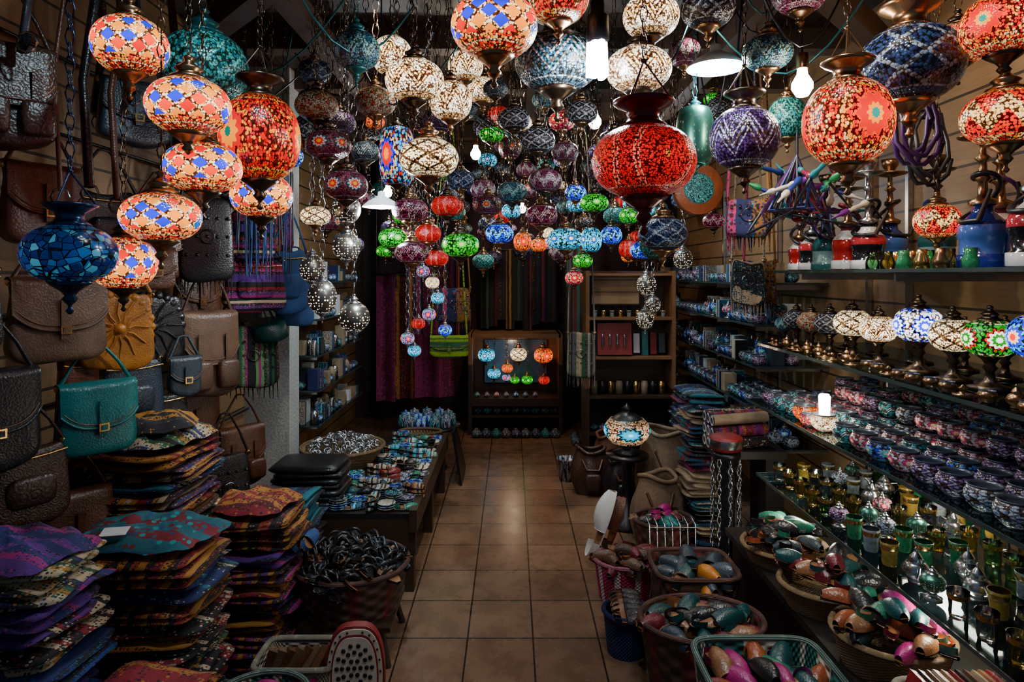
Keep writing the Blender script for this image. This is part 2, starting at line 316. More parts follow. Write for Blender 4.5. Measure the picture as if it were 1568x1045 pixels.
for x,y,z,kk in[(-.488,4,1.60,'white'),(-.472,4.15,1.50,'cyan'),(-.508,4,1.405,'multi'),(-.588,4.1,1.342,'red'),(-.64,4,1.258,'multi'),(-.62,4.15,1.165,'cyan'),(-.572,4.2,1.67,'multi'),(-.42,4.1,1.3,'blue')]:
    lantern(x,y,z,.043,.8,kk,0,silver,name='small_string_lantern')
for x,z,kk,r in[(-.27,.8,'cyan',.09),(.07,.8,'whitenet',.09),(.33,.8,'amber',.1),(-.19,.6,'cyan',.07),(-.05,.66,'amber',.06),(.03,.53,'green',.05),(.16,.54,'green',.06),(.34,.53,'red',.06),(-.06,.56,'multi',.045)]:
    lantern(x,6.85+R.uniform(-.1,.1),z,r,.75,kk,0,brass,1.02,name='display_niche_lantern')
for a in((-.62,3.1,1.97,.12),(.78,2.5,2.44,.14),(.262,2,2.35,.06),(-.25,4.5,2.5,.08),(.45,3.55,2.5,.08),(-.95,5.0,2.3,.08),(1.15,5.0,2.3,.08)): placed.append(a)
cnt=0;tr=0
while cnt<145 and tr<16000:
    tr+=1; y=R.uniform(2.5,6.9); x=R.uniform(-1.4,1.5); z=R.uniform(1.78,2.8); r=R.uniform(.06,.095)
    if y<3.0 and (z<2.2 or abs(x)<.5): continue
    if x>.95 and y<3.6: continue
    if any((x-a)**2+(y-c)**2<(r+q+.01)**2 and abs(z-e)<(r+q)*1.5 for a,c,e,q in placed): continue
    kk=R.choice(DK) if R.random()<(.68 if y>4 else .8) else R.choice(['red','green','cyan','blue','amber','pink','white','plumL','multi','plumL','red'])
    lantern(x,y,z,r,R.choice([.6,.65,.7,.9]),kk,R.random()<.2); cnt+=1
# bulbs
def light(name,loc,e,col,r=.05,par=None,typ='POINT',tgt=None,ang=1.6):
    l=bpy.data.lights.new(name,typ); l.energy=e; l.color=col; l.shadow_soft_size=r
    o=bpy.data.objects.new(name,l); bpy.context.scene.collection.objects.link(o)
    M=Matrix.Translation(loc)
    if tgt is not None:
        l.spot_size=ang; l.spot_blend=.8; M=M@(Vector(tgt)-Vector(loc)).to_track_quat('-Z','Y').to_matrix().to_4x4()
    if par: o.parent=par; o.matrix_parent_inverse=par.matrix_world.inverted()
    o.matrix_world=M; return o
def cfl(x,y,z):
    b=MB(); b.lathe([(.03,.04),(.036,.05),(.034,.12),(.022,.13),(.02,.17),(0,.17)],black,n=16)
    for i in range(3):
        a=i*2.09; b.tube([(.018*cos(a),.018*sin(a),.04),(.022*cos(a),.022*sin(a),-.06),(.024*cos(a+.9),.024*sin(a+.9),-.065),(.022*cos(a+.9),.022*sin(a+.9),.04)],.012,bulbw,n=8)
    b.tube([(0,0,.16),(0,0,3.05-z)],.004,black); return b.build('compact_fluorescent_bulb',T(x,y,z))
o=cfl(.262,2.0,2.32); light('bulb_or_fill_light',(.262,1.98,2.22),17,(.8,.93,1),.03,o)
def pend(x,y,z,r,e,m=porc):
    b=MB(); b.lathe([(1,0),(.98,.06),(.7,.3),(.35,.5),(.2,.6),(.18,.8),(.05,.85)],m,n=28,k=r); b.lathe([(0,-.12),(.25,-.08),(.36,.05),(.25,.45)],bulbw,n=16,k=r)
    b.tube([(0,0,.85*r),(0,0,3.05-z)],.004,black); o=b.build('enamel_pendant_lamp',T(x,y,z)); light('pendant_light',(x,y,z-.05),e,(.85,.95,1),.04,o)
pend(.78,2.5,2.44,.11,11); pend(-.62,3.1,1.97,.09,17)
def bulb(x,y,z,e,c=(1,.88,.7)):
    b=MB(); b.lathe([(0,-.06),(.02,-.055),(.035,-.03),(.035,-.01),(.018,.02),(.016,.04)],bulbs,n=16); b.lathe([(.02,.04),(.02,.09),(0,.09)],brass,n=12); b.tube([(0,0,.09),(0,0,3.05-z)],.004,black); o=b.build('hanging_or_fill_bulb',T(x,y,z)); light('bulb_or_fill_light',(x,y-.05,z-.07),e,c,.03,o)
bulb(1.0,2.25,2.32,5); bulb(-.25,4.5,2.5,16); bulb(.45,3.55,2.5,9,(.85,.95,1)); bulb(-.95,5.0,2.3,14,(.85,.95,1)); bulb(1.15,5.0,2.3,14,(.8,.93,1)); bulb(.1,6.3,2.3,11,(1,.75,.5))  # all after the first are bulbs added to brighten the middle and back
def added_spot(x,y,z,tgt,e,col,ang=1.2):  # added spotlight: fixture and lamp put in to brighten goods, walls and floor
    d=(Vector(tgt)-Vector((x,y,z))).to_track_quat('Z','Y').to_matrix().to_4x4(); b=MB()
    b.lathe([(0,-.09),(.03,-.09),(.035,-.05),(.045,.02),(.04,.02),(.0,0)],black,d,n=14)
    b.tube([(0,0,0),(0,0,3.05-z)],.008,black)
    o=b.build('added_ceiling_spot',T(x,y,z)); dv=(Vector(tgt)-Vector((x,y,z))).normalized()
    light('added_spot_light',Vector((x,y,z))+dv*.04,e,col,.03,o,'SPOT',tgt,ang)
cool=(.62,.87,1); warm=(1,.66,.38); neu=(1,.88,.72)
added_spot(-.6,1.5,2.85,(-1.6,2.7,1.1),44,cool,1.3); added_spot(-.55,2.75,2.85,(-1.5,3.7,.9),48,neu,1.2)
added_spot(-.3,2.5,2.8,(-.9,3.6,.3),100,cool,.9); added_spot(-.5,4.3,2.8,(-1.3,4.8,.8),60,cool,1.1)
added_spot(.6,1.5,2.85,(1.5,2.3,1.0),52,neu,1.2); added_spot(.7,2.65,2.8,(1.6,3.0,1.1),62,neu,1.1); added_spot(.5,1.95,2.8,(1.0,2.5,.3),48,cool,.9)
added_spot(.5,4.2,2.8,(1.4,4.4,.9),75,cool,1.1); added_spot(.0,5.5,2.8,(0,6.8,.7),50,warm,.9); added_spot(.05,3.6,2.85,(.05,4.4,0),100,neu,.95)
added_spot(1.3,2.0,2.95,(1.9,2.6,2.05),24,warm,2.0); added_spot(.5,4.9,2.85,(.95,5.4,1.0),34,warm,.9); added_spot(-.2,1.5,2.85,(-1.1,2.4,.5),30,neu,1.0)
# ---------------- bags on left wall
def leather(name,c,rough=.36,tool=0):
    k=NT(name); v=k.obj(); nz=k.n('ShaderNodeTexNoise',{'Vector':v,'Scale':14.0,'Detail':5.0}).outputs[0]
    fine=k.vor(v,140.0).outputs['Distance']; col=k.ramp(nz,[tuple(x*.4 for x in c),tuple(min(1,x*1.4) for x in c)],'LINEAR')
    h=fine
    if tool:
        vo=k.vor(v,26.0,.1).outputs['Distance']; w=k.ma('SINE',k.ma('MULTIPLY',vo,30.0)); h=k.ma('MULTIPLY_ADD',w,.35,fine)
        col=k.mix(k.ma('MULTIPLY_ADD',w,.15,.15),col,tuple(x*.3 for x in c))
    return k.fin(col,rough,0,h,.45,bd=.002)
LT={'taupe':leather('taupe_leather',(.13,.07,.042)),'black':leather('black_leather',(.012,.011,.013),.3),'teal':leather('teal_leather',(.0,.14,.14),.3),
'slate':leather('slate_leather',(.025,.04,.058)),'brown':leather('brown_leather',(.1,.035,.016)),'must':leather('mustard_leather',(.45,.16,.018)),'dbr':leather('dark_brown_leather',(.05,.021,.012),.35,1),
'mag':leather('magenta_leather',(.34,.008,.14)),'red':leather('red_leather',(.2,.008,.012)),'rust':leather('rust_leather',(.25,.055,.014)),'blk2':leather('charcoal_leather',(.022,.018,.02),.35,1),'green':leather('green_leather',(.01,.14,.085)),'cream':leather('cream_leather',(.34,.25,.16)),'denim':leather('blue_denim',(.015,.06,.2),.8),'tan':leather('tan_leather',(.24,.1,.04)),
'dteal':leather('dark_teal_leather',(.005,.05,.055)),'wine':leather('wine_leather',(.12,.008,.018)),'slT':leather('tooled_slate_leather',(.025,.04,.065),.35,1)}
def textile(name,cols,ax=0,sc=10.0,vs=45.0,rough=.85,mul=1.0,mot=.5):
    k=NT(name); v=k.obj(); c=k.sep(v); cols=[tuple(x*mul for x in q) for q in cols]
    nz0=k.n('ShaderNodeTexNoise',{'Vector':v,'Scale':9.0}).outputs[0]
    band=k.ma('FLOOR',k.ma('MULTIPLY_ADD',nz0,.8,k.ma('MULTIPLY',c[ax],sc*5.0)))
    st=k.ramp(k.wn(k.comb(band,0.0),2.3),cols); vo=k.vor(v,vs*2.2,.35); rn=k.n('ShaderNodeSeparateColor',{0:vo.outputs['Color']}).outputs[0]
    m=k.ma('MULTIPLY',k.ma('LESS_THAN',vo.outputs['Distance'],.42),k.ma('LESS_THAN',k.wn(k.comb(band,1.0),5.1),mot))
    col=k.mix(m,st,k.ramp(rn,cols[::-1])); nz=k.n('ShaderNodeTexNoise',{'Vector':v,'Scale':160.0}).outputs[0]
    return k.fin(col,rough,0,nz,.4,bd=.003)
DR=(.24,.008,.02);NV=(.012,.02,.12);MG=(.34,.01,.16);TL=(.01,.15,.2);OCH=(.4,.17,.02);CR=(.5,.4,.27);DG=(.02,.1,.04);VI=(.09,.02,.22)
q_=.75
TX=[textile('woven_red_gold',[DR,OCH,DR,BK,CR,DR,NV],0,9,50,mul=q_,mot=.7),textile('woven_navy_cream',[NV,CR,NV,BK,NV,TL],1,10,50,mul=q_,mot=.7),textile('woven_magenta',[MG,DR,OCH,VI,BK],0,10,50,mul=q_,mot=.7),
textile('woven_teal',[TL,NV,TL,CR,BK,NV],1,10,50,mul=q_,mot=.6),textile('ikat_black_cream',[BK,CR,BK,DR,BK,CR],1,10,42,mul=q_,mot=.9),textile('woven_rust',[(.3,.04,.015),BK,OCH,DR,BK],0,9,45,mul=q_,mot=.8),
textile('woven_violet',[VI,MG,NV,VI,BK],1,8,50,mul=q_,mot=.6),textile('woven_blue',[(.015,.06,.3),NV,TL,BK],0,10,50,mul=q_),textile('embroidered_green',[DG,OCH,CR,NV,BK],1,9,40,mul=q_,mot=.9),
textile('paisley_maroon',[DR,(.08,.005,.01),OCH,DR,BK],1,7,36,mul=q_,mot=.9),textile('turquoise_print',[TQ,(.01,.08,.22),TL,DR,TL],1,4,20,mul=q_*.8,mot=.9),textile('black_gold_print',[BK,(.02,.02,.03),OCH,BK,BK],1,9,45,mul=q_)]
ST1=textile('andean_stripe_pink',[MG,BK,PK,VI,BK,DR,CR,BK],2,14,110,mot=.3,mul=.9); ST2=textile('andean_stripe_green',[DG,BK,(.1,.3,.1),MG,BK,CR,BK],0,14,90,mot=.3,mul=.9)
ST3=textile('striped_blanket',[BK,DR,BK,DG,BK,OCH,BK,NV,BK,BK],0,9,200,mot=0,mul=.5)
def bag(name,x,y,z,w,h,t,mat,rz=1.1,style='flap',hook=None,mat2=None,tilt=0,hw=gold):
    b=MB(); m2=mat2 or mat; ph=R.uniform(0,6)
    def fx(px,py,pz):
        q=pz/h+.5; return (px*(1.06-.16*q),py*(1.15-.5*q)*(1+.08*sin(px*25+ph)),pz-.02*cos(px/w*3.1)+.006*sin(px*30+ph))
    b.sup(w/2,t/2,h/2,mat,e1=.3,e2=.35,n=28,m=12,fx=fx)
    def front(pz,e=.0): q=pz/h+.5; return -(t/2)*(1.15-.5*q)-e
    if style in('flap','pack'):
        fl=.62
        def ff(u,v):
            xx=(u-.5)*w*1.0; a=abs(u-.5)*2; L=fl*h*(1-.35*a**3)
            if v<.25: return (xx,t*.3-(t*.62)*v/.25,h/2-.008+.012*sin(v/.25*pi))
            s_=(v-.25)/.75; pz=h/2-.01-s_*L; return (xx,front(min(pz,h/2),.01)*(1-.2*a**6),pz)
        b.grid(ff,16,12,m2,cu=False)
        b.tube([ff(i/16,1) for i in range(17)],.005,m2,n=5)
        b.tube([ (lambda p:(p[0]*.93,p[1]-.004,p[2]))(ff(i/16,.93)) for i in range(17)],.0018,LT['tan'],n=4)
        for sx in((0,) if style=='flap' else(-.25,.25)):
            b.box(.028,.006,h*.5,m2,T(sx*w,front(-.1*h,.016),-.02*h)); b.box(.034,.008,.03,hw,T(sx*w,front(-.15*h,.02),-.15*h)); b.box(.02,.01,.018,m2,T(sx*w,front(-.15*h,.022),-.15*h))
    if style=='pack':
        for sx in(-.25,.25): b.sup(w*.2,.03,h*.18,m2,T(sx*w,front(-.3*h,.005),-.27*h),.4,.4,14,6)
    if style=='tote':
        b.tube([((u-.5)*w*.9,front(h*.3,.006)*.9,h*.36-.01*sin(u*pi)) for u in[0,.25,.5,.75,1]],.004,hw)
        b.sup(w*.3,.02,h*.2,m2,T(0,front(-.1*h,.0),-.1*h),.5,.5,14,6)
    if style=='round':
        for i in range(24):
            a=i*pi/12; b.sup(w*.08,t*.3,w*.08,m2,T(w*.46*cos(a),-t*.1,h*.46*sin(a)),1,1,8,4)
        for i in range(12):
            a=i*pi/6; b.tube([(.03*cos(a),-t*.64,.03*sin(a)),(w*.2*cos(a+.15),-t*.6,h*.2*sin(a+.15)),(w*.42*cos(a),-t*.5,h*.42*sin(a))],.004,mat,n=4)
        b.lathe([(0,0),(.02,0),(.02,.006),(0,.01)],m2,T(0,-t*.62,0,rx=pi/2),n=14)
    if style=='tassel':
        for i in range(13):
            xx=(i/12-.5)*w*.95; b.tube([(xx,0,-h*.42),(xx+R.uniform(-.01,.01),-.01,-h*.5-R.uniform(.05,.1))],[.006,.002],m2,n=5)
        for i in range(5):
            for j in range(3): b.lathe([(0,-.008),(.009,0),(0,.008)],silver,T((i/4-.5)*w*.75,front(0,.003),(j-1)*h*.22,rx=pi/2),n=8)
        b.lathe([(.03,0),(.036,.004),(.03,.008)],silver,T(0,front(0,.004),0,rx=pi/2),n=16)
    top=(hook-z) if hook else h*1.05
    for s2 in(-1,1):
        b.tube([(s2*w*.45,0,h*.3),(s2*w*.47,0,h*.46),(s2*w*.3,.005,h*.48+(top-h*.48)*.5),(s2*.02,.01,top),(0,.01,top+.004)],[.009,.008,.006,.006,.006],m2,n=6)
        b.lathe([(.007,-.01),(.014,-.005),(.014,.005),(.007,.01)],hw,T(s2*w*.47,0,h*.44,rx=pi/2),n=10)
    return b.build(name,T(x,y,z,rz=rz,rx=tilt))
BG=[('leather_shoulder_bag',-1.6,2.3,1.5,.3,.28,.09,'taupe',1.0,'flap'),('leather_shoulder_bag',-1.64,2.05,1.2,.26,.3,.09,'black',1.1,'flap'),
('scalloped_leather_bag',-1.54,2.55,1.44,.25,.29,.06,'must',.75,'round'),('scalloped_leather_bag',-1.6,2.88,1.42,.3,.3,.06,'black',.95,'round'),
('leather_satchel',-1.54,2.42,1.13,.26,.25,.09,'teal',.95,'flap'),('leather_handbag',-1.62,2.78,1.15,.26,.3,.08,'slT',1.0,'tote'),
('leather_backpack',-1.5,3.22,1.27,.27,.4,.12,'taupe',.9,'pack'),('leather_handbag',-1.64,2.2,.95,.26,.26,.08,'dbr',1.1,'tote'),
('leather_satchel',-1.62,3.3,.9,.26,.32,.1,'brown',1.0,'flap'),('leather_satchel',-1.56,3.75,.62,.26,.32,.11,'brown',.85,'pack'),('leather_satchel',-1.48,3.38,.55,.24,.36,.08,'blk2',.8,'tassel'),
('leather_handbag',-1.62,2.72,.86,.24,.28,.08,'black',1.0,'flap'),('leather_handbag',-1.66,2.5,1.2,.14,.3,.08,'rust',1.0,'tote'),
('leather_shoulder_bag',-1.62,3.0,.62,.24,.28,.08,'dbr',.9,'tote'),('leather_handbag',-1.62,3.04,.98,.22,.26,.08,'blk2',1.0,'tote'),
('small_leather_pouch',-1.5,3.04,.8,.1,.12,.05,'mag',.9,'flap'),('leather_shoulder_bag',-1.62,3.0,1.8,.26,.3,.08,'brown',1.0,'flap'),
('leather_shoulder_bag',-1.62,2.6,1.85,.26,.28,.08,'black',1.0,'tote'),('leather_shoulder_bag',-1.62,2.25,1.9,.24,.26,.08,'brown',1.1,'flap'),
('leather_backpack',-1.52,1.98,2.2,.22,.3,.12,'dbr',.8,'pack'),('leather_shoulder_bag',-1.64,3.4,1.55,.24,.28,.08,'brown',1.0,'flap'),('leather_shoulder_bag',-1.64,3.95,1.3,.24,.28,.08,'black',.9,'flap'),('leather_handbag',-1.66,1.95,1.55,.22,.26,.08,'blk2',1.1,'tote'),('leather_shoulder_bag',-1.64,3.5,1.25,.24,.28,.08,'wine',1.0,'flap'),('leather_shoulder_bag',-1.64,2.45,.7,.24,.28,.08,'brown',1.0,'flap'),('small_leather_pouch',-1.48,2.95,1.2,.14,.16,.05,'slate',.9,'flap'),('small_leather_pouch',-1.48,2.7,1.68,.16,.16,.05,'brown',.9,'flap')]
for nm,x,y,z,w,h,t,m,rz,stl in BG: bag(nm,x,y,z,w,h,t,LT[m],rz,stl)
bag('leather_shoulder_bag',-1.5,2.6,2.3,.26,.24,.08,LT['slate'],.8,'flap',2.65); bag('leather_shoulder_bag',-1.5,3.15,2.3,.26,.26,.08,LT['dbr'],.8,'flap',2.65)
bag('studded_tassel_bag',-1.46,3.12,1.83,.24,.4,.06,LT['black'],.6,'tassel',hw=silver)
bag('woven_striped_bag',-1.42,3.55,1.87,.24,.26,.12,ST1,.5,'tassel',None,ST1); bag('woven_striped_bag',-1.42,3.6,1.6,.32,.28,.14,ST1,.5,'tote',None,ST1)
bag('woven_striped_bag',-1.47,3.7,1.2,.28,.34,.14,ST2,.5,'tassel',None,ST2); bag('blue_cotton_bag',-1.28,3.75,1.62,.2,.36,.1,LT['denim'],.4,'tote'); bag('blue_cotton_bag',-1.33,4.0,1.5,.22,.3,.1,LT['denim'],.4,'flap')
bag('cloth_pouch_bag',-1.5,4.0,1.95,.3,.3,.12,TX[2],.5,'tassel')
b=MB(); b.lathe([(0,.0),(.09,.0),(.095,-.06),(.1,-.09),(.02,-.09)][::-1],LT['dteal'],n=24); b.tube([(0,0,0),(-.1,.02,.3)],.003,black); b.build('felt_fez_cap',T(-1.38,3.7,1.38,rx=.3))
b=MB()
for i in range(34):
    x=-1.32+R.uniform(-.1,.12); y=3.45+R.uniform(-.15,.15); z0=R.uniform(1.6,1.85)
    b.tube([(-1.3,3.45,2.5),(x,y,2.2),(x+R.uniform(-.02,.02),y,z0)],[.003,.005,.004],LT['denim'] if i%3 else LT['slate'],n=5)
b.tube([(-1.3,3.45,2.5),(-1.3,3.45,3.05)],.006,black); b.build('blue_cord_tassel_bunch')
for i in range(16):
    b=MB(); y=1.6+i*.14; x=-1.5+R.uniform(-.16,.1); e_=R.uniform(0,.45)
    b.tube([(x,y,3.04),(x+.03,y+.02,2.6),(x-.02,y+.03,2.3),(x+.02,y,1.9+e_)],R.choice([.012,.007,.016]),LT[R.choice(['dbr','black','brown','slate'])],n=5); b.tube([(x+.02+.03*cos(t),y,1.88+e_+.03*sin(t)) for t in[j*pi/4 for j in range(8)]],.004,silver,n=5,closed=True); b.build('hanging_leather_belt')
# ---------------- textile stacks
def stack(x,y,w,d,top,z0=0.0,mats=None,rz=0,seed=1,name='folded_textile_stack'):
    r=random.Random(seed); b=MB(); z=z0
    while z<top:
        m=r.choice(mats or TX); nf=r.choice([1,2,2,3]); th=r.uniform(.016,.03); dx=r.uniform(-.02,.025); dy=r.uniform(-.025,.02); da=r.uniform(-.12,.12)
        for q in range(nf):
            ph=r.uniform(0,6); am=r.uniform(.004,.011)
            def fx(px,py,pz): return (px*(1+.03*sin(py*17+ph)),py*(1+.03*sin(px*19+ph)),pz*(1+.35*sin(px*23+ph))+am*sin(px*18+ph)+am*sin(py*20+ph*2))
            b.sup(w/2+r.uniform(-.03,.012),d/2+r.uniform(-.03,.012),th/2*1.2,m,T(x+dx,y+dy,z+th/2+.004,rz=da),.9,.25,40,6,fx); z+=th
    return b.build(name),z
dark=[TX[i] for i in(0,1,4,5,9,11,7,8)]
stack(-1.5,2.74,.42,.46,.92,seed=3,mats=dark+[TX[2]]); stack(-1.27,2.3,.46,.34,.68,seed=4,mats=[TX[i] for i in(0,4,1,9,10,5,4,8)]); stack(-1.08,2.76,.34,.34,.64,seed=5,mats=[TX[i] for i in(9,2,5,6,3,0)])
stack(-1.1,3.16,.34,.32,.56,seed=6,mats=[TX[i] for i in(3,9,7,5)]); stack(-1.48,1.93,.42,.33,.78,seed=7,mats=dark+[TX[6],TX[6]]); stack(-1.5,3.25,.36,.4,.36,seed=8,mats=dark)
stack(-1.08,1.9,.32,.34,.42,seed=9,mats=[TX[i] for i in(5,0,9,8)])
def scarf(name,x,y,z,a,c,m,rz=0,seed=1,h=.05):
    r=random.Random(seed); P=[(r.uniform(8,40),r.uniform(-30,30),r.uniform(0,6),r.uniform(.4,1)) for _ in range(9)]
    b=MB()
    def f(u,v):
        w=u*2*pi; q=v; px=a*q*sp(cos(w),.6)*(1+.1*sin(5*w)); py=c*q*sp(sin(w),.6)*(1+.1*sin(4*w+1))
        hh=sum(g*(1-2*abs(sin(px*e+py*f_+p))) for e,f_,p,g in P)/8
        return (px,py,h*(1-q**4)+h*1.1*hh*(1-.5*q)+.014)
    b.grid(f,72,28,m); b.build(name,T(x,y,z,rz=rz))
scarf('crumpled_printed_scarf',-1.5,2.74,.96,.21,.2,TX[8],0,2,.07); scarf('crumpled_printed_scarf',-1.46,2.68,1.02,.15,.12,TX[11],.5,3,.06)
scarf('turquoise_printed_scarf',-1.27,2.3,.73,.23,.16,TX[10],0,4,.045); scarf('violet_striped_shawl',-1.48,1.93,.82,.2,.16,TX[6],0,5,.045); scarf('crumpled_printed_scarf',-1.08,2.76,.68,.16,.15,TX[9],0,9,.04)
b=MB(); b.box(.08,.05,.002,porc,T(-1.32,2.17,.795,rx=.2,rz=.2)); b.build('price_tag')
# ---------------- slippers & baskets
def slipper(b,M,mu,ms,L=.25,Wd=.045,open_=False):
    def w(t): return Wd*max(0,(math.sin(pi*min(1,max(0,t*.96+.02))))**.45)*(.82+.25*t)
    def sole(u,v):
        a=v*2*pi; return ((u-.5)*L,w(u)*cos(a),.006+.006*sin(a))
    b.grid(sole,12,6,ms,M,cu=False)
    def up(u,v):
        t=.42+.57*u; a=(v)*pi; h=.05*L/.25*math.sin(pi*min(1,(1-t)*1.3+.12))**.7
        return ((t-.5)*L,w(t)*1.02*cos(a),.01+h*sin(a))
    if not open_:
        b.grid(up,8,8,mu,M,cu=False)
        b.tube([up(0,i/8) for i in range(9)],.003,ms,M,n=4)
        def back(u,v):
            a=pi/2+ (u)*pi; return ((-.5+.02+.22*(1+cos(a)))*L, w(.2)*.98*sin(a),.01+.028*v*L/.25)
        b.grid(back,10,2,mu,M,cu=False)
    else:
        for q in(.5,.7): b.tube([((q-.5)*L+.02*sin(a),w(q)*cos(a),.01+.045*sin(a)) for a in[0,.6,1.2,1.9,2.5,pi]],.008,mu,M,n=6)
        b.tube([(-.5*L+.03,w(.2)*cos(a),.03+.02*sin(a)) for a in[0,.8,1.6,2.4,pi]],.006,mu,M,n=5)
    b.grid(lambda u,v:((u-.5)*L,(v-.5)*1.8*w(u),.0135),10,2,LT['tan'] if mu is not LT['black'] else mu,M,cu=False)
def weave(name,c,c2=None,sc=60):
    k=NT(name); u,v,_=k.sep(k.n('ShaderNodeUVMap').outputs[0])
    a=k.ma('SINE',k.ma('MULTIPLY',u,sc*4.0)); q=k.ma('SINE',k.ma('MULTIPLY',v,sc*1.2)); h=k.ma('MULTIPLY',a,q)
    col=k.ramp(k.ma('MULTIPLY_ADD',h,.5,.5),[tuple(x*.35 for x in c),c],'LINEAR')
    if c2: col=k.mix(k.ma('LESS_THAN',k.ma('FRACT',k.ma('MULTIPLY',u,9.0)),.3),col,c2)
    return k.fin(col,.7,0,h,.7,bd=.006)
wick=weave('natural_wicker',(.36,.22,.1)); pinkp=weave('pink_plastic_basket',(.6,.015,.15),(.6,.5,.52)); bluep=weave('blue_plastic_basket',(.01,.03,.16)); tealb=weave('teal_basket',(.01,.13,.11),(.4,.36,.3)); whb=weave('white_wire_basket',(.42,.38,.28)); redb=weave('red_green_basket',(.1,.055,.035),(.13,.02,.02),20)
def basket(b,x,y,z,a,c,h,mat,e=1.0,tp=.82,bot=True):
    def fo(u,v): k_=tp+(1-tp)*v; w=u*2*pi; return (a*k_*sp(cos(w),e),c*k_*sp(sin(w),e),h*v)
    def fi(u,v): k_=(1-(1-tp)*v)*.94; w=u*2*pi; return (a*k_*sp(cos(w),e),c*k_*sp(sin(w),e),h*(1-v)+.004*v)
    M=T(x,y,z); b.grid(fo,36,8,mat,M); b.grid(fi,36,4,mat,M)
    b.tube([(a*.98*sp(cos(w),e),c*.98*sp(sin(w),e),h) for w in[i*2*pi/36+.001 for i in range(36)]],.011,mat,M,n=6,closed=True)
    b.grid(lambda u,v:(a*tp*v*sp(cos(u*2*pi),e),c*tp*v*sp(sin(u*2*pi),e),h*.45),24,1,mat,M)
def bshoes(name,x,y,z,a,c,h,mat,cols,n=14,e=1.0,seed=1,L=.24,open_=False,flat=.3):
    r=random.Random(seed); b=MB(); basket(b,x,y,z,a,c,h,mat,e)
    for i in range(n):
        q=r.random()**.5*.72; w=r.uniform(0,2*pi); m=LT[r.choice(cols)]
        slipper(b,T(x+a*q*cos(w),y+c*q*sin(w),z+h*.6+.09*(1-q)+.05*i/n,rx=r.uniform(-.5,.5)*flat*2,ry=r.uniform(-.5,.5)*flat,rz=r.uniform(0,6.3)),m,LT['tan'] if r.random()<.4 else LT['black'],L,L*.17,open_=open_)
    return b.build(name)
b=MB()
for sx in(-.2,.2):
    for sy in(-.18,.18): b.tube([(-.72+sx,2.92+sy,0),(-.72+sx*.8,2.92+sy*.8,.16)],.015,woodm)
b.box(.42,.38,.02,woodm,T(-.72,2.92,.16)); b.build('basket_stand')
bshoes('basket_of_black_sandals',-.72,2.92,.17,.26,.24,.2,redb,['black','black','blk2','black','slate'],64,seed=2,open_=True,flat=.7)
b=MB(); slipper(b,T(-.93,2.78,.5,rx=.9,rz=1.8),LT['denim'],LT['black'],.18,.035); slipper(b,T(-.88,2.8,.5,rx=.9,rz=1.6),LT['denim'],LT['black'],.18,.035); b.tube([(-.9,2.86,.36),(-.9,2.84,.45)],.01,woodm); b.build('blue_embroidered_slippers')
bshoes('basket_of_magenta_slippers',-.82,2.12,0,.16,.15,.27,tealb,['mag'],12,seed=3,L=.22)
b=MB(); basket(b,-.8,2.46,0,.15,.11,.22,whb,.3,.9)
for i in range(7): b.box(.1,.03,.12,LT['taupe'] if i%2 else LT['brown'],T(-.88+i*.028,2.46,.17,ry=.3+.1*i,rz=.2*i))
b.build('crate_of_wallets')
b=MB(); whp=pbr('cream_paint',(.6,.52,.42),.5,0,.15); redp=pbr('red_paint',(.2,.012,.015),.5)
def arch(u,w,h):
    t=u*2*pi; x=w*sp(cos(t),.6); z_=h*sin(t) if sin(t)>0 else h*.9*sp(sin(t),.35); return x,z_
def ring(b,w,h,y0,y1,m,M):
    b.grid(lambda u,v:(arch(u,w,h)[0],y0+(y1-y0)*v,arch(u,w,h)[1]),40,1,m,M); b.grid(lambda u,v:(arch(u,w*v,h*v)[0],y0,arch(u,w*v,h*v)[1]),40,1,m,M); b.grid(lambda u,v:(arch(u,w*v,h*v)[0],y1,arch(u,w*v,h*v)[1]),40,1,m,M)
M=T(-.575,2.4,.18,rz=.1)
ring(b,.108,.185,-.018,.02,redp,M); ring(b,.1,.176,-.024,-.018,whp,M); ring(b,.086,.158,-.026,-.024,redp,M); ring(b,.08,.15,-.03,-.026,whp,M)
for rr,nn in((.0,1),(.022,6),(.044,12),(.063,14)):
    for i in range(nn):
        a=i*2*pi/nn; b.lathe([(0,0),(.008,0),(.008,.003),(0,.003)],black,M@T(rr*cos(a),-.03,.04+rr*sin(a)*1.3,rx=pi/2),n=8)
for i in range(24):
    u=i/24+.02; xa,za=arch(u,.093,.167); b.lathe([(0,0),(.004,0),(.004,.003),(0,.003)],black,M@T(xa,-.0245,za,rx=pi/2),n=6)
b.lathe([(.004,0),(.01,.004),(.016,.015),(.012,.024),(0,.028)],gold,M@T(0,-.03,-.1,rx=pi/2),n=12); b.build('painted_wooden_arched_panel')
b=MB(); b.bx(-1.3,-.5,3.38,5.0,.38,.41,dwood); b.bx(-1.3,-.5,3.38,3.42,.2,.38,woodm); b.bx(-.53,-.49,3.36,5.02,.32,.435,woodm)
for x in(-1.26,-.54):
    for y in(3.42,4.2,4.95): b.bx(x-.03,x+.03,y-.03,y+.03,0,.38,woodm)
b.build('low_display_table')
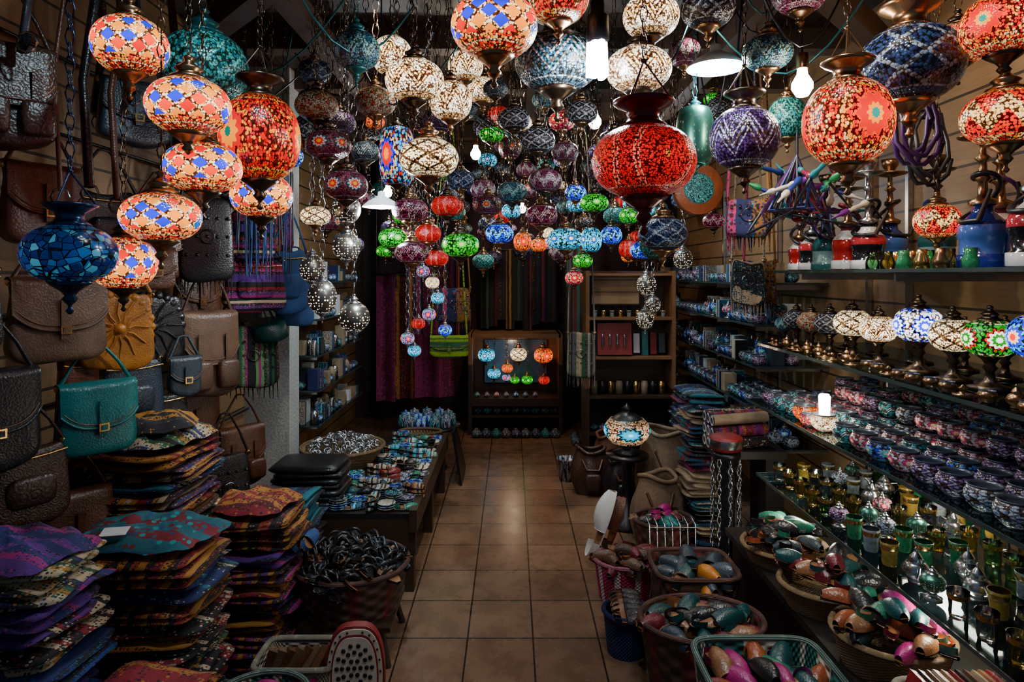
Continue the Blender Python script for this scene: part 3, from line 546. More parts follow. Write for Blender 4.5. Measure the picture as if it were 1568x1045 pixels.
cups=[dk('cup_teal_mosaic',[(.03,.26,.32),(.05,.32,.38),(.02,.18,.24)],'zig',[(.5,.62,.66)],(.04,.08,.2),6,8),dk('cup_purple_mosaic',[(.12,.04,.2),(.16,.06,.24)],'net',[(.5,.45,.6)],(.5,.45,.58),6,8),dk('cup_rose_mosaic',[(.4,.14,.22),(.45,.2,.28),(.32,.08,.15)],'star',[W,PK,(.55,.5,.55)],(.6,.5,.55),5,8),dk('cup_silver_mosaic',[(.44,.48,.54),(.36,.4,.48)],'net',[(.06,.15,.4)],(.1,.16,.3),6,8),dk('cup_blue_mosaic',[(.03,.1,.36),(.05,.18,.44)],'star',[W,CY,(.5,.55,.6),BL],sil,5,8)]
rimm=pbr('cup_rim_enamel',(.08,.09,.12),.25,.4)
b=MB(); r=random.Random(5)
EM=[textile('embroidered_'+n_,cs,0,20,120,mot=.9) for n_,cs in(('teal',[TQ,CR,BK,TL]),('silver',[CR,(.5,.5,.5),BK]),('red',[DR,CR,OCH,BK]),('blue',[NV,CY,CR,BK]))]
for iy in range(17):
    for ix in range(8):
        x=-.56-ix*.088+r.uniform(-.015,.015); y=3.44+iy*.09
        if x<-.85 and y>3.95: continue
        t=r.random()
        if t<.4: 
            for q in range(r.choice([2,3,5])): b.lathe([(0,0),(.6,0),(1,.25),(1,.3),(.6,.1),(0,.08)],[cups[0],cups[4],cups[3],EM[1]][r.randrange(4)],T(x,y,.412+q*.012),n=16,k=.048)
        else:
            m=r.choice(EM+[LT['black'],LT['dteal'],LT['red'],LT['black'],LT['green']])
            for q in range(r.choice([1,2,3])): slipper(b,T(x,y,.412+q*.026,rz=r.uniform(-.4,.4)+pi/2*(t<.6),ry=.05,rx=r.uniform(-.1,.1)),m,LT['cream'] if r.random()<.3 else LT['black'],.13,.028)
b.build('embroidered_slippers_and_plates')
b=MB(); basket(b,-1.1,4.25,.415,.27,.27,.12,wick,1.0,.7)
for i in range(170):
    q=r.random()**.5*.22; w=r.uniform(0,6.3); rr=r.uniform(.012,.03)
    b.tube([(rr*cos(t),rr*sin(t),0) for t in[j*pi/4 for j in range(8)]],.005,silver,T(-1.1+q*cos(w),4.25+q*sin(w),.5+.1*(1-q*4)+r.uniform(0,.03),rx=r.uniform(0,3),ry=r.uniform(0,3)),n=5,closed=True)
b.build('basket_of_silver_bangles')
bshoes('basket_of_small_purses',-.72,5.12,.0,.17,.1,.42,wick,['red','teal','black','rust'],14,seed=12,L=.12)
b=MB()
for i in range(7): b.sup(.19,.16,.02,LT['black'],T(-1.1+.01*(i%3),3.56,.44+i*.03,rz=.1*(i%2)),.6,.3,20,6)
b.build('stack_of_leather_folders')
# ---------------- shelves
k=NT('shelf_glass'); lw=k.n('ShaderNodeFresnel',{'IOR':1.35}).outputs[0]
tr_=k.n('ShaderNodeBsdfTransparent',{'Color':(.8,.87,.86,1)}); gl=k.n('ShaderNodeBsdfGlossy',{'Color':(.8,.95,1,1),'Roughness':.05})
mx=k.n('ShaderNodeMixShader',{0:lw}); k.t.links.new(tr_.outputs[0],mx.inputs[1]); k.t.links.new(gl.outputs[0],mx.inputs[2]); k.t.links.new(mx.outputs[0],k.o.inputs[0]); glass=k.mat
gedge=pbr('glass_edge',(.035,.05,.05),.12,0,.1)
def tint(name,c,f=1.5):
    k=NT(name); fr=k.n('ShaderNodeFresnel',{'IOR':f}).outputs[0]; t=k.n('ShaderNodeBsdfTransparent',{'Color':(*c,1)}); g=k.n('ShaderNodeBsdfGlossy',{'Roughness':.08}); m=k.n('ShaderNodeMixShader',{0:fr})
    k.t.links.new(t.outputs[0],m.inputs[1]); k.t.links.new(g.outputs[0],m.inputs[2]); k.t.links.new(m.outputs[0],k.o.inputs[0]); return k.mat
TG=[tint('green_tea_glass',(.5,.85,.55)),tint('amber_tea_glass',(.95,.8,.3)),tint('clear_tea_glass',(.85,.9,.92)),pbr('etched_amber_glass',(.2,.13,.02),.12,0,.6,60,.2),pbr('etched_smoke_glass',(.16,.18,.2),.12,0,.8,90,.3),pbr('etched_green_glass',(.02,.17,.07),.12,0,.8,90,.3)]
def gshelf(x0,x1,y0,y1,z,side,name='glass_shelf'):
    b=MB(); b.bx(x0,x1,y0,y1,z-.012,z-.001,glass)
    fx_=x0 if side>0 else x1
    b.box(.004,y1-y0,.013,gedge,T(fx_-.003*side,(y0+y1)/2,z-.0065)); b.box(abs(x1-x0),.004,.013,gedge,T((x0+x1)/2,y0-.003,z-.0065)); b.box(abs(x1-x0),.004,.013,gedge,T((x0+x1)/2,y1+.003,z-.0065))
    y=y0+.1
    while y<y1:
        b.box(abs(x1-x0)*.9,.012,.03,silver,T((x0+x1)/2+.02*side,y,z-.03)); y+=.75
    b.build(name)
CUP=[(0,0),(.55,0),(.6,.06),(.85,.3),(1,.65),(.97,.95),(.8,1.2),(.86,1.32),(.8,1.32),(.72,1.15),(.85,.7),(.0,.3)]
def cup(b,x,y,z,r_,m,n=16):
    M=T(x,y,z); b.lathe(CUP[:3],rimm,M,n=n,k=r_); b.lathe(CUP[2:7],m,M,n=n,k=r_); b.lathe(CUP[6:],rimm,M,n=n,k=r_)
GLS=[(0,0),(.62,0),(.66,.1),(.72,.5),(.68,1.0),(.86,2.3),(.83,2.3)]
def gls(b,x,y,z,r_,m): b.lathe(GLS,m,T(x,y,z),n=14,k=r_); b.lathe([(.79,1.6),(.82,1.7),(.84,2.0),(.84,2.05)],gold,T(x,y,z),n=14,k=r_*1.01)
def teapot(b,x,y,z,s,m,rz=0):
    M=T(x,y,z,rz=rz,s=s); b.lathe([(0,0),(.45,0),(.5,.06),(.35,.15),(.7,.4),(.85,.75),(.6,1.15),(.4,1.3),(.45,1.36),(.35,1.55),(.15,1.8),(.06,1.9),(.12,2.0),(.06,2.1),(0,2.15)],m,M,n=16)
    b.tube([(.7,0,.5),(1.05,0,.7),(1.2,0,1.15),(1.45,0,1.4)],[.16,.11,.08,.06],m,M,n=8); b.tube([(-.45,0,1.2),(-.95,0,1.3),(-1.15,0,.9),(-.75,0,.45)],.05,m,M,n=6)
def minil(b,x,y,z,s,m,mt):
    M=T(x,y,z); b.lathe([(.7,0),(.75,.1),(.4,.2),(.25,.5),(.5,.6)],mt,M,n=12,k=s); b.lathe([(q[0]*1,q[1]+1.3) for q in globe(.7,8)],m,M,n=16,k=s); b.lathe([(q[0],q[1]+2.0) for q in CAP0],mt,M,n=12,k=s)
gshelf(1.33,1.89,1.5,3.3,1.67,1); gshelf(1.3,1.89,1.5,3.45,1.29,1); gshelf(1.26,1.89,1.5,3.5,.985,1); gshelf(1.2,1.89,1.5,3.2,.68,1)
b=MB()
for y in[1.6,2.35,3.1,3.45,4.6,5.8]: b.bx(1.873,1.897,y-.012,y+.012,0,2.4,silver)
b.build('shelf_upright')
r=random.Random(8); b=MB()
y=1.6
while y<3.42:
    x=1.335
    while x<1.86:
        zone=int((y-1.6)/.5); m=cups[[1,2,0,4][min(3,zone)]] if r.random()<.4 else cups[r.randrange(5)]
        if not(abs(x-1.335)<.04 and 2.65<y<3.05): cup(b,x+r.uniform(-.006,.006),y,.985,.054,m)
        if x>1.5 and r.random()<.8: cup(b,x,y,.985+.073,.05,m)
        x+=.122
    y+=.124
b.build('mosaic_candle_holders')
b=MB(); cup(b,1.34,2.98,.985,.055,KM['amber']); cup(b,1.33,2.78,.985,.055,KM['white'],20); cup(b,1.31,2.88,.985,.04,KM['pink'],20); b.lathe([(0,0),(.02,0),(.024,.1),(.018,.11)],bulbs,T(1.33,2.78,1.03),n=12); o=b.build('lit_candle_holders'); light('candle_light',(1.24,2.78,1.12),4,(1,.82,.6),.03,o)
b=MB(); y=1.62; g=0
while y<3.15:
    x=1.26
    while x<1.85:
        g+=1
        if r.random()<.12: teapot(b,x+.02,y,.68,.05,silver,r.uniform(0,6)); x+=.05
        elif r.random()<.14: minil(b,x,y,.68,.036,[cups[r.randrange(5)],KM['filigd']][g%2],silver)
        else: gls(b,x,y,.68,.034,TG[(int(x*9)+int(y*5)+(g%7==0))%6])
        x+=.115
    y+=.112
b.build('moroccan_tea_glasses')
def led(x,y,z,l,e):
    b=MB(); b.box(.03,l,.012,bulbs,T(x,y,z)); b.box(.036,l+.01,.005,silver,T(x,y,z+.009)); o=b.build('under_shelf_strip_light'); light('strip_light',(x,y,z-.03),e,(1,.9,.75),.05,o)
led(1.32,2.95,.65,.25,6); led(1.32,2.0,.65,.1,5); led(1.6,2.4,.955,.5,6)
def tlamp(x,y,z,rr,kind,mt=dbrass,name='mosaic_table_lamp'):
    b=MB(); b.lathe([(0,0),(.75,0),(.8,.08),(.45,.18),(.22,.35),(.16,.7),(.28,.85),(.18,1.0),(.3,1.2),(.5,1.35),(.42,1.4)],mt,n=18,k=rr); b.lathe([(q[0],q[1]+2.05) for q in globe(.72)],KM[kind],n=28,k=rr); b.lathe([(q[0],q[1]+2.72) for q in CAP0],mt,n=16,k=rr)
    return b.build(name,T(x,y,z))
KM['blueW']=mosaic('mosaic_blue_white_glass',[(.95,.95,.95),(.8,.88,.95)],'star',[(.9,.9,1),BL,(.9,.9,1),BL,(.9,.95,1)],(.02,.1,.8),5,3.4,14,border=[(.9,.9,.95),BL])
KM['greenW']=mosaic('mosaic_green_white_glass',[(.01,.5,.08),(.03,.65,.12)],'star',[(.9,1,.8),GR,(.9,1,.8),RD,GR],(.9,1,.8),5,1.9,14,border=[W,GR])
KM['blueR']=mosaic('mosaic_blue_star_glass',[BL,(.02,.1,.9),CY],'star',[RD,W,BL,CY,BL],(.6,.9,1),5,2.4,14,border=[W,BL])
for px,py,rr,kk in[(1.45,2.78,.075,'whitenet'),(1.46,2.6,.07,'white'),(1.5,2.41,.085,'blueW'),(1.5,2.22,.075,'whitenet'),(1.5,2.05,.078,'greenW'),(1.52,1.87,.088,'blueR'),(1.44,2.96,.068,'dnet'),(1.43,3.12,.065,'dcream'),(1.43,3.28,.065,'dnet'),(1.42,3.4,.05,'dzteal'),(1.66,2.66,.065,'dcream'),(1.7,2.25,.065,'dblue'),(1.65,2.95,.06,'dteal'),(1.64,3.2,.06,'dpurp'),(1.72,1.95,.06,'dnet'),(1.7,2.45,.06,'plumL')]:
    tlamp(px,py,1.29,rr,kk)
b=MB(); y=1.6
while y<3.4:
    t=r.random(); x=1.335+r.uniform(-.01,.015)
    if t<.35: teapot(b,x+.01,y,1.29,.03,brass,r.uniform(0,6))
    elif t<.7: b.lathe([(0,0),(.9,.05),(1,.3),(.4,.35),(.3,.7),(.5,.9),(0,1.3)],brass,T(x,y,1.29),n=12,k=.028)
    else: cup(b,x,y,1.29,.025,brass)
    y+=.08
b.build('brass_trinkets')
# hookahs
hk=[]
for nm,cs in(('red',[(.25,.01,.01),(.6,.6,.6),(.3,.01,.01),(.3,.01,.01),(.6,.6,.6),(.1,.01,.02)]),('blk',[BK,(.5,.5,.52),BK,BK,(.4,.02,.03),(.5,.5,.5),BK]),('teal',[(.02,.12,.12),(.2,.35,.35),(.01,.07,.08),(.02,.12,.12)]),('blue',[(.01,.02,.2),(.05,.12,.4),(.01,.02,.15)])):
    k=NT('hookah_vase_'+nm); u,v,_=k.sep(k.n('ShaderNodeUVMap').outputs[0]); hk.append(k.fin(k.ramp(v,cs),.12,0,None,0,coat=.5))
def hookah(x,y,z,s,m,stem,hose):
    b=MB(); b.lathe([(0,0),(.5,0),(.56,.04),(.56,.3),(.5,.35),(.5,.7),(.54,.75),(.54,1.0),(.45,1.15),(.25,1.35),(.22,1.5),(.3,1.55)],m,n=20,k=s)
    b.lathe([(.3,1.55),(.32,1.65),(.12,1.75),(.1,2.1),(.2,2.2),(.1,2.35),(.08,2.6),(.18,2.7),(.08,2.8),(.07,3.1),(.5,3.2),(.55,3.25),(.1,3.22),(.12,3.3),(.25,3.5),(.28,3.7),(.2,3.7),(0,3.55)],stem,n=16,k=s)
    pts=[]
    for i in range(30):
        t=i/29; a=t*9; q=.14+.42*t; pts.append((s*q*cos(a),s*q*sin(a),s*(2.25-1.1*t+.5*sin(t*pi)*sin(a*.5))))
    b.tube(pts,.0075,hose,n=7); b.tube([pts[-1],(pts[-1][0]-.04,pts[-1][1]-.02,pts[-1][2]+.09)],[.009,.005],woodm,n=7)
    return b.build('hookah',T(x,y,z,rz=R.uniform(0,6)))
hoses=[pbr('black_hose',(.015,.015,.02),.35),pbr('blue_hose',(.012,.025,.14),.4),pbr('red_hose',(.16,.01,.02),.45),pbr('purple_hose',(.06,.012,.1),.45)]
for x,y,s,mi in[(1.41,3.2,.1,0),(1.41,3.07,.11,1),(1.41,2.93,.115,2),(1.43,2.78,.12,0),(1.43,2.62,.12,1),(1.6,3.1,.12,1),(1.65,2.85,.13,3),(1.66,2.55,.12,2),(1.5,2.08,.13,3),(1.66,2.0,.15,1),(1.5,1.86,.14,1),(1.72,2.3,.14,0),(1.7,1.75,.15,3),(1.5,1.65,.12,2)]:
    hookah(x,y,1.67,s,hk[mi],[brass,silver,dbrass][mi%3],hoses[[0,1,0,2,0,3][int(y*10)%6]])
b=MB()
for i in range(10):
    b.lathe([(0,0),(.7,0),(.75,.8),(.5,1.4),(.55,1.9),(.45,1.9),(.4,1.4),(0,.3)],[TG[0],gold,TG[1],brass,TG[5]][i%5],T(1.38+.06*(i%2),2.5-i*.05,1.67),n=14,k=.034)
b.build('brass_and_glass_cups')
b=MB(); pm=[pbr('paint_'+n_,c,.3,0,.15) for n_,c in(('green',(.02,.2,.07)),('purple',(.11,.01,.15)),('white',(.5,.43,.34)),('navy',(.015,.03,.15)),('wine',(.17,.01,.035)),('teal',(.01,.16,.18)))]
for i in range(20):
    x=1.16+R.uniform(-.08,.3); y=2.75+R.uniform(-.2,.2); z=2.0+R.uniform(-.1,.1); M=T(x,y,z,rx=R.uniform(.6,2.4),ry=R.uniform(-1,1),rz=R.uniform(0,6)); m=R.choice(pm); m2=R.choice(pm)
    b.lathe([(0,0),(.012,.01),(.016,.03),(.009,.05),(.011,.09),(.008,.12)],m,M,n=10); b.lathe([(.008,.12),(.014,.13),(.014,.15),(.006,.17),(.004,.21),(0,.215)],m2,M,n=10)
    o_=M@Vector((0,0,0)); b.tube([o_,(x+R.uniform(-.1,.1),y,z-.12),(1.2+R.uniform(-.12,.12),2.75+R.uniform(-.1,.1),1.92),(1.2,2.75,2.15)],.006,R.choice([hoses[0],hoses[0],hoses[1],hoses[3],hoses[2]]),n=6)
b.tube([(1.2,2.75,2.1),(1.2,2.75,3.05)],.006,black); b.build('hookah_hose_bundle')
for i,(x,y,z) in enumerate([(1.5,2.35,2.12),(1.47,1.72,2.0),(1.3,2.1,2.15)]):
    b=MB(); pts=[((.05+.0004*t)*cos(t*.45),.01*(t%3)+.03*sin(t*.2),.1*sin(t*.45)*(1+.01*t)) for t in range(56)]
    b.tube(pts,.008,hoses[[0,0,3][i]],n=7); b.tube([(0,0,.1),(0,0,3.05-z)],.004,black); b.build('coiled_hookah_hose',T(x,y,z))
b=MB(); b.lathe([(0,0),(.95,0),(1,.03),(1,.28),(.95,.3),(0,.3)],LT['rust'],T(rx=pi/2),n=32,k=.13); b.lathe([(.0,.31),(.55,.31),(.6,.305)],KM['dteal'],T(rx=pi/2),n=32,k=.13); b.tube([(0,-.02,.125),(0,-.02,.97)],.005,black); b.build('hanging_tambourine',T(.93,3.3,2.08,rz=.1))
PW=textile('patchwork',[VI,TQ,MG,OCH,NV,PK,BK,BK],0,5,30,mot=.8,mul=.5)
bag('patchwork_bag',1.12,3.1,1.93,.2,.18,.12,PW,-.3,'tassel',3.04); bag('patchwork_bag',1.3,3.6,1.62,.18,.24,.1,TX[3],-.3,'tassel',3.04); bag('patchwork_bag',1.42,3.75,1.62,.18,.24,.1,PW,-.4,'tassel',3.04)
bag('sequin_green_bag',-.53,5.5,1.05,.32,.17,.1,textile('sequin_green',[(.25,.4,.01),DG,(.2,.35,.01)],2,20,60),.1,'flap',3.04); bag('patchwork_bag',-.5,5.6,1.4,.3,.3,.12,PW,.1,'tassel',3.04)
bag('striped_cloth_bag',.53,5.0,1.05,.22,.34,.08,textile('stripe_grey_green',[(.1,.1,.12),DG,CR,BK],0,20,200,mul=.7),-.2,'tassel',3.04)
# ---------------- right floor / platform baskets
b=MB(); b.bx(1.06,1.88,1.6,3.25,.36,.39,dwood); b.bx(1.08,1.1,1.6,3.25,0,.36,dwood); b.bx(1.08,1.88,3.2,3.24,0,.36,dwood); b.bx(1.08,1.88,1.61,1.65,0,.36,dwood); b.build('low_display_platform')
bshoes('basket_of_slippers',.76,2.62,0,.25,.19,.27,redb,['wine','dteal','slate','tan','dteal','black','wine'],26,seed=21)
bshoes('rectangular_basket_of_slippers',.84,2.14,0,.22,.18,.36,tealb,['mag','green','tan','red','rust','dteal','black'],24,.35,seed=22)
bshoes('wicker_basket_of_slippers',1.2,2.88,.39,.18,.17,.07,wick,['green','black','slate','rust','black'],20,seed=23,L=.2)
bshoes('wicker_basket_of_slippers',1.2,2.48,.39,.18,.16,.09,wick,['dteal','tan','black','wine','black'],20,seed=24,L=.2)
bshoes('wicker_basket_of_slippers',1.22,2.1,.39,.18,.17,.11,wick,['mag','tan','black','rust','dteal','wine','green'],22,seed=25,L=.2)
bshoes('tray_of_slippers',.84,3.04,0,.19,.17,.3,redb,['slate','dteal','black','slate','must'],20,.4,seed=26)
b=MB(); basket(b,1.24,1.74,.39,.17,.13,.1,whb,.3,.9)
for i in range(14): b.box(.018,.16,.1,[LT['red'],LT['black'],LT['brown'],LT['cream'],LT['tan']][i%5],T(1.1+i*.021,1.74,.5,ry=.35+.05*(i%3)))
b.build('crate_of_wallets')
bshoes('pink_basket_of_slippers',.58,3.34,0,.16,.14,.2,pinkp,['brown','taupe','dbr','wine'],14,seed=27,L=.2)
b=MB(); basket(b,.5,2.86,0,.1,.1,.18,bluep)
for i in range(6): slipper(b,T(.5,2.86+.03*(i-3),.17+.01*i,rx=.3*i),LT['blk2'],LT['black'],.14,.03)
b.build('blue_basin')
b=MB(); slipper(b,T(.53,3.72,.22,ry=-1.2,rz=.25),porc,porc,.4,.05); slipper(b,T(.6,3.76,.2,ry=-1.2,rz=.3),LT['brown'],LT['red'],.34,.045); b.build('white_slipper_display')
b=MB()
for i in range(7): b.tube([(.72+i*.04,3.4,.0),(.72+i*.04,3.42,.34),(.72+i*.04,3.5,.35)],.004,silver,n=5)
for z in(.05,.18,.33): b.tube([(.72,3.4,z),(.96,3.4,z)],.004,silver,n=5)
b.build('wire_rack')
bshoes('basket_of_slippers',.86,3.72,.0,.17,.15,.26,redb,['cream','teal','mag','wine','slate','black'],16,seed=31,L=.2)
b=MB(); b.lathe([(0,0),(.13,0),(.14,.02),(.06,.05),(.045,.1),(.045,.5),(.05,.54),(.05,.68),(.075,.7),(.075,.72),(0,.73)],black,n=20)
b.lathe([(.07,.73),(.085,.74),(.085,.8),(.06,.81),(0,.81)],redp,n=20); b.lathe([(.086,.75),(.087,.76),(.087,.78),(.086,.79)],silver,n=20)
for i in range(8):
    a=i*pi/4; chain(b,.15+.05*(i%3),.69,silver,.072*cos(a),.072*sin(a),.035,.0035)
b.build('necklace_display_post',T(1.12,3.42,.0))
jute=pbr('jute_canvas',(.2,.13,.08),.9,0,.4,60,.6)
def sack(x,y,z,a,h,m,name='canvas_sack'):
    b=MB(); ph=R.uniform(0,6)
    def fo(u,v):
        w=u*2*pi; k_=(.8+.3*sin(pi*min(1,v*1.1))-.1*v)*(1+.07*sin(5*w+ph+3*v)); return(a*k_*cos(w),a*.8*k_*sin(w),h*v+.02*sin(2*w+ph)*v)
    b.grid(fo,36,12,m); b.grid(lambda u,v:(lambda p:(p[0]*(.9-.9*v),p[1]*(.9-.9*v),h*.85))(fo(u,1)),32,2,m)
    b.tube([fo(i/32,1) for i in range(32)],.014,m,n=6,closed=True)
    b.tube([(-a*.5,-a*.5,h*.8),(-a*.3,-a*.8,h*.6),(a*.3,-a*.85,h*.6),(a*.5,-a*.5,h*.8)],.01,LT['brown'],n=6); b.sup(a*.4,.03,h*.18,m,T(0,-a*.85,h*.35),.4,.4,14,6); b.build(name,T(x,y,z))
sack(.9,4.05,0,.16,.4,jute); sack(1.05,4.42,.0,.2,.6,jute); sack(.8,4.75,0,.13,.3,LT['black']); sack(.6,4.95,0,.15,.33,LT['dbr'],'leather_bag_on_floor'); sack(.75,5.1,0,.12,.4,LT['brown'],'leather_bag_on_floor')
b=MB(); b.lathe([(0,0),(.8,0),(1,1.9),(1.04,1.92),(.96,1.92),(.8,.1)],cups[3],n=24,k=.09); b.build('mosaic_waste_bin',T(.45,5.25,0))
b=MB(); b.lathe([(0,0),(.14,0),(.15,.02),(.04,.05),(.03,.4),(.05,.43),(.14,.45),(.14,.47),(0,.47)],black,n=20); b.build('lamp_pedestal',T(.757,4.3,0))
KM['tl']=mosaic('mosaic_teal_medallion_glass',[(.95,.8,.6),(.8,.5,.35),W],'star',[(.4,1,1),CY,CY,(.01,.45,.55),(.01,.2,.3),(.95,.8,.6)],(.4,.15,.05),4,1.5,22)
b=MB(); b.lathe([(0,0),(.6,0),(.65,.1),(.25,.25),(.2,.4),(.5,.5)],black,n=20,k=.145); b.lathe([(.5+.55*sin(pi*(.1+.75*t/12)),.5+1.1*t/12) for t in range(13)],KM['tl'],n=32,k=.145); b.lathe([(.72,1.6),(.5,1.75),(.25,1.85),(.2,2.0),(.25,2.05),(.08,2.2),(0,2.3)],black,n=20,k=.145); b.build('mosaic_floor_lamp',T(.757,4.3,.47,rz=-.8))
stack(1.17,4.0,.26,.3,.9,.0,[TX[1],TX[3],LT['cream'],TX[10],TX[2],LT['black']],seed=41,name='folded_goods_stack')
stack(1.32,4.85,.24,.3,.8,.0,[TX[1],TX[3],porc,LT['cream'],TX[0]],seed=42,name='folded_goods_stack')
b=MB()
for i in range(9):
    m=[TX[4],TX[1],LT['cream'],TX[2]][i%4]; z=.72+.068*(i//3); y=3.65+.07*(i%3)
    b.tube([(1.42,y,z),(1.1,y-.06,z-.01)],.03,m,n=14); b.lathe([(0,0),(.02,0),(.03,0)],porc,T(1.099,y-.06,z-.01,ry=-pi/2),n=14); b.lathe([(0,0),(.018,0)],black,T(1.097,y-.06,z-.01,ry=-pi/2),n=14)
b.bx(1.12,1.5,3.56,3.85,.64,.682,dwood); b.bx(1.4,1.5,3.6,3.84,0,.64,dwood); b.build('rolled_posters_stand')
for z in(.6,.85,1.1,1.35,1.6): gshelf(1.45,1.89,3.9,6.6,z,1)
b=MB()
for z in(.6,.85,1.1,1.35,1.6):
    y=3.97
    while y<6.5:
        for x in(1.5,1.6,1.7):
            t=r.random()
            if t<.6: cup(b,x,y,z,.045,cups[r.choice([0,0,3,3,4,1])],12)
            elif t<.8: b.box(.08,.08,.12,[porc,TX[3],LT['slate'],LT['cream']][r.randrange(4)],T(x,y,z+.06))
            else: minil(b,x,y,z,.045,cups[r.randrange(5)],silver)
        y+=.11
b.build('mosaic_bowls_and_boxes')
b=MB(); b.bx(.6,.63,5.3,5.65,0,1.68,woodm); b.bx(1.3,1.33,5.3,5.65,0,1.68,woodm); b.bx(.63,1.3,5.62,5.65,0,1.68,dwood)
for z in(.05,.36,.66,.98,1.3,1.66): b.bx(.63,1.3,5.3,5.62,z-.02,z,woodm)
b.bx(.66,1.05,5.4,5.5,1.4,1.64,lwood); b.build('wooden_bookcase')
b=MB()
for z,kk in((.36,0),(.66,1),(.98,2),(1.3,3)):
    for i in range(9):
        x=.68+i*.07
        if kk==3: gls(b,x,5.36,z,.024,gold if i%2 else TG[4])
        elif kk==1: b.lathe([(0,0),(1,0),(1,3),(.8,3.2),(.8,3.6),(0,3.6)],[LT['cream'],LT['black'],gold][i%3],T(x,5.42,z),n=12,k=.03)
        elif kk==0: cup(b,x,5.42,z,.035,cups[i%5],12)
        else: b.box(.05,.04,.2-.02*(i%3),[LT['slate'],porc,LT['teal'],LT['red']][i%4],T(x,5.42,z+.1,rx=-.1))
b.box(.28,.03,.26,redp,T(.84,5.36,1.12,rx=-.15))
for i in range(4): b.lathe([(0,0),(.01,.01),(.012,.04),(.006,.08),(.012,.1),(0,.12)],silver,T(.74+i*.06,5.33,1.05),n=8)
b.build('glassware_and_jars')
for z in(.57,.82,1.07,1.33,1.6): gshelf(-1.78,-1.38,4.66,6.0,z,-1)
b=MB()
for z in(.57,.82,1.07,1.33,1.6):
    y=4.72
    while y<5.95:
        for x in(-1.43,-1.53):
            t=r.random()
            if t<.35: cup(b,x,y,z,.04,cups[r.choice([0,3,4])],12)
            elif t<.75:
                hh=r.uniform(.07,.17); b.box(.07,.07,hh,[porc,TX[3],TX[1],LT['slate'],LT['cream'],EM[3]][r.randrange(6)],T(x,y,z+hh/2))
            else: b.lathe([(0,0),(1,0),(1,2.5),(.7,3),(.4,3.4),(0,3.4)],[EM[1],LT['cream'],silver][r.randrange(3)],T(x,y,z),n=12,k=.03)
        y+=.09
b.build('boxed_gifts_and_pots')
b=MB(); b.lathe([(0,0),(.16,0),(.17,.02),(.05,.05),(.04,.3),(.06,.33),(.27,.35),(.28,.37),(0,.37)],black,n=28); b.build('round_pedestal_table',T(-.72,5.55,0))
b=MB()
for i in range(15):
    a=i*2*pi/11; rr=.2 if i<11 else .08; a=a if i<11 else i*pi/2
    b.lathe([(0,0),(.85,0),(1,.2),(1,1.6),(.85,1.9),(.9,2.1),(.3,2.3),(.12,2.6),(0,2.7)],cups[[0,3,4][i%3]],T(-.72+rr*cos(a),5.55+rr*sin(a),.37),n=16,k=.045)
b.build('ceramic_lidded_jars')
# ---------------- back area
def drape(name,x0,x1,y,z0,z1,mats,n,amp=.02,f=26):
    b=MB(); w=(x1-x0)/n
    for i in range(n):
        m=mats[i%len(mats)]; zb=z0+R.uniform(-.06,.06)
        b.grid(lambda u,v:(x0+w*(i+u*1.02),y+amp*sin((x0+w*(i+u))*f*2)+.01*(i%3)*.1,z1-(z1-zb)*v),12,10,m,cu=False)
    b.tube([(x0-.05,y,z1),(x1+.05,y,z1)],.012,black); b.tube([(x0,y,z1),(x0,y,3.05)],.005,black); b.tube([(x1,y,z1),(x1,y,3.05)],.005,black); b.build(name)
drape('hanging_striped_scarves',-.34,.48,7.05,1.1,1.92,[ST3,ST3,TX[11],ST3],9)
sh=textile('plum_damask',[(.2,.015,.08),(.1,.008,.04),(.26,.02,.12)],0,3,16,mot=.9)
drape('hanging_shawl',-1.35,-.58,6.5,.4,1.65,[sh,TX[9],sh],4,.04,14); drape('hanging_shawl',-1.0,-.5,6.2,1.05,2.0,[TX[2],sh],3,.03,14)
drape('hanging_scarf',.46,.6,5.6,.95,1.95,[textile('green_stripe_scarf',[(.02,.2,.15),DR,(.02,.25,.2),BK],0,24,200,mul=.7)],2)
dkc=textile('dark_backdrop_cloth',[(.03,.015,.02),(.05,.016,.025),(.02,.015,.03)],0,2,30)
drape('backdrop_curtain',-1.7,1.85,7.42,.05,2.9,[dkc],12,.04,9)
b=MB(); b.bx(-.42,.5,6.7,7.25,1.0,1.04,woodm); b.bx(-.45,-.41,6.7,7.25,0,1.04,woodm); b.bx(.48,.52,6.7,7.25,0,1.04,woodm); b.bx(-.41,.48,7.22,7.25,.3,1.02,woodm); b.bx(-.41,.48,6.68,7.25,.3,.38,woodm); b.bx(-.41,.48,6.7,7.25,.18,.2,woodm)
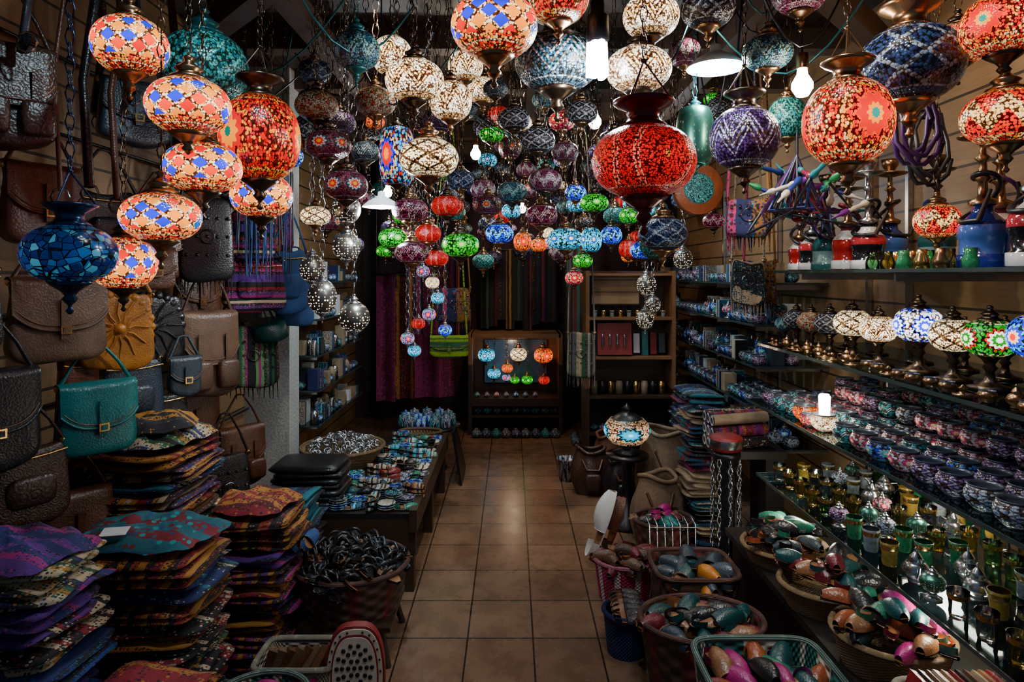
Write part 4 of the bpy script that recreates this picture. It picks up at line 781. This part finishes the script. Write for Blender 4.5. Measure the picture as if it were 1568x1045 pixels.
b.bx(-.3,.38,7.19,7.22,.46,.93,pbr('pale_blue_panel',(.06,.14,.26),.2)); o=b.build('wooden_display_niche')
light('niche_bulb_light',(.0,6.8,.9),3,(1,.7,.45),.03,o)
b=MB()
for j,(z,yy) in enumerate(((0,6.6),(.2,6.8),(.38,6.75))):
    for i in range(9 if j<2 else 7):
        b.lathe([(0,0),(.6,0),(1,.5),(1.05,.9),(.7,1.4),(.45,1.6),(.5,1.75),(.2,1.9),(0,2.0)],[KM['dzig'],KM['dblue'],KM['dteal'],KM['dnet'],KM['dpurp']][(i+j)%5] if j<2 else cups[i%5],T(-.36+i*.1,yy,z),n=16,k=.05 if j<2 else .03)
for j in range(2):
    for i in range(5): b.lathe([(0,0),(.6,0),(1,.5),(1.05,.9),(.7,1.4),(.45,1.6),(.5,1.75),(.2,1.9),(0,2.0)],[KM['dzig'],KM['dblue'],KM['dteal']][(i+j)%3],T(.62+i*.11,6.3+j*.13,0),n=16,k=.05)
b.build('glazed_tagine_pots')
b=MB()
for i in range(4): b.box(.02,.22,.42-.05*i,woodm if i%2 else black,T(-.43,5.2+.08*i,.21-.02*i,ry=-.15-.02*i))
b.build('leaning_frames')
b=MB()
for i in range(22):
    x0=R.uniform(-1.3,1.3);x1=x0+R.uniform(-.8,.8);y0=R.uniform(1.8,4);y1=y0+R.uniform(-.3,.8); z0=R.uniform(2.6,3.03)
    b.tube([(x0+(x1-x0)*t,y0+(y1-y0)*t,z0-.25*sin(pi*t)) for t in[j/8 for j in range(9)]],.004,[black,tealp][i%2],n=5)
b.build('electrical_cords')
# ---------------- world & camera
w=bpy.data.worlds.new('World'); bpy.context.scene.world=w; w.use_nodes=True
w.node_tree.nodes['Background'].inputs[0].default_value=(.45,.68,1,1); w.node_tree.nodes['Background'].inputs[1].default_value=.13
cam=bpy.data.cameras.new('camera'); co=bpy.data.objects.new('camera',cam); bpy.context.scene.collection.objects.link(co)
cam.lens=36*1000/1568; cam.sensor_width=36; cam.shift_y=-102/1568
co.location=(0,0,1.65); co.rotation_euler=(pi/2,0,0); cam.clip_start=.05
bpy.context.scene.camera=co
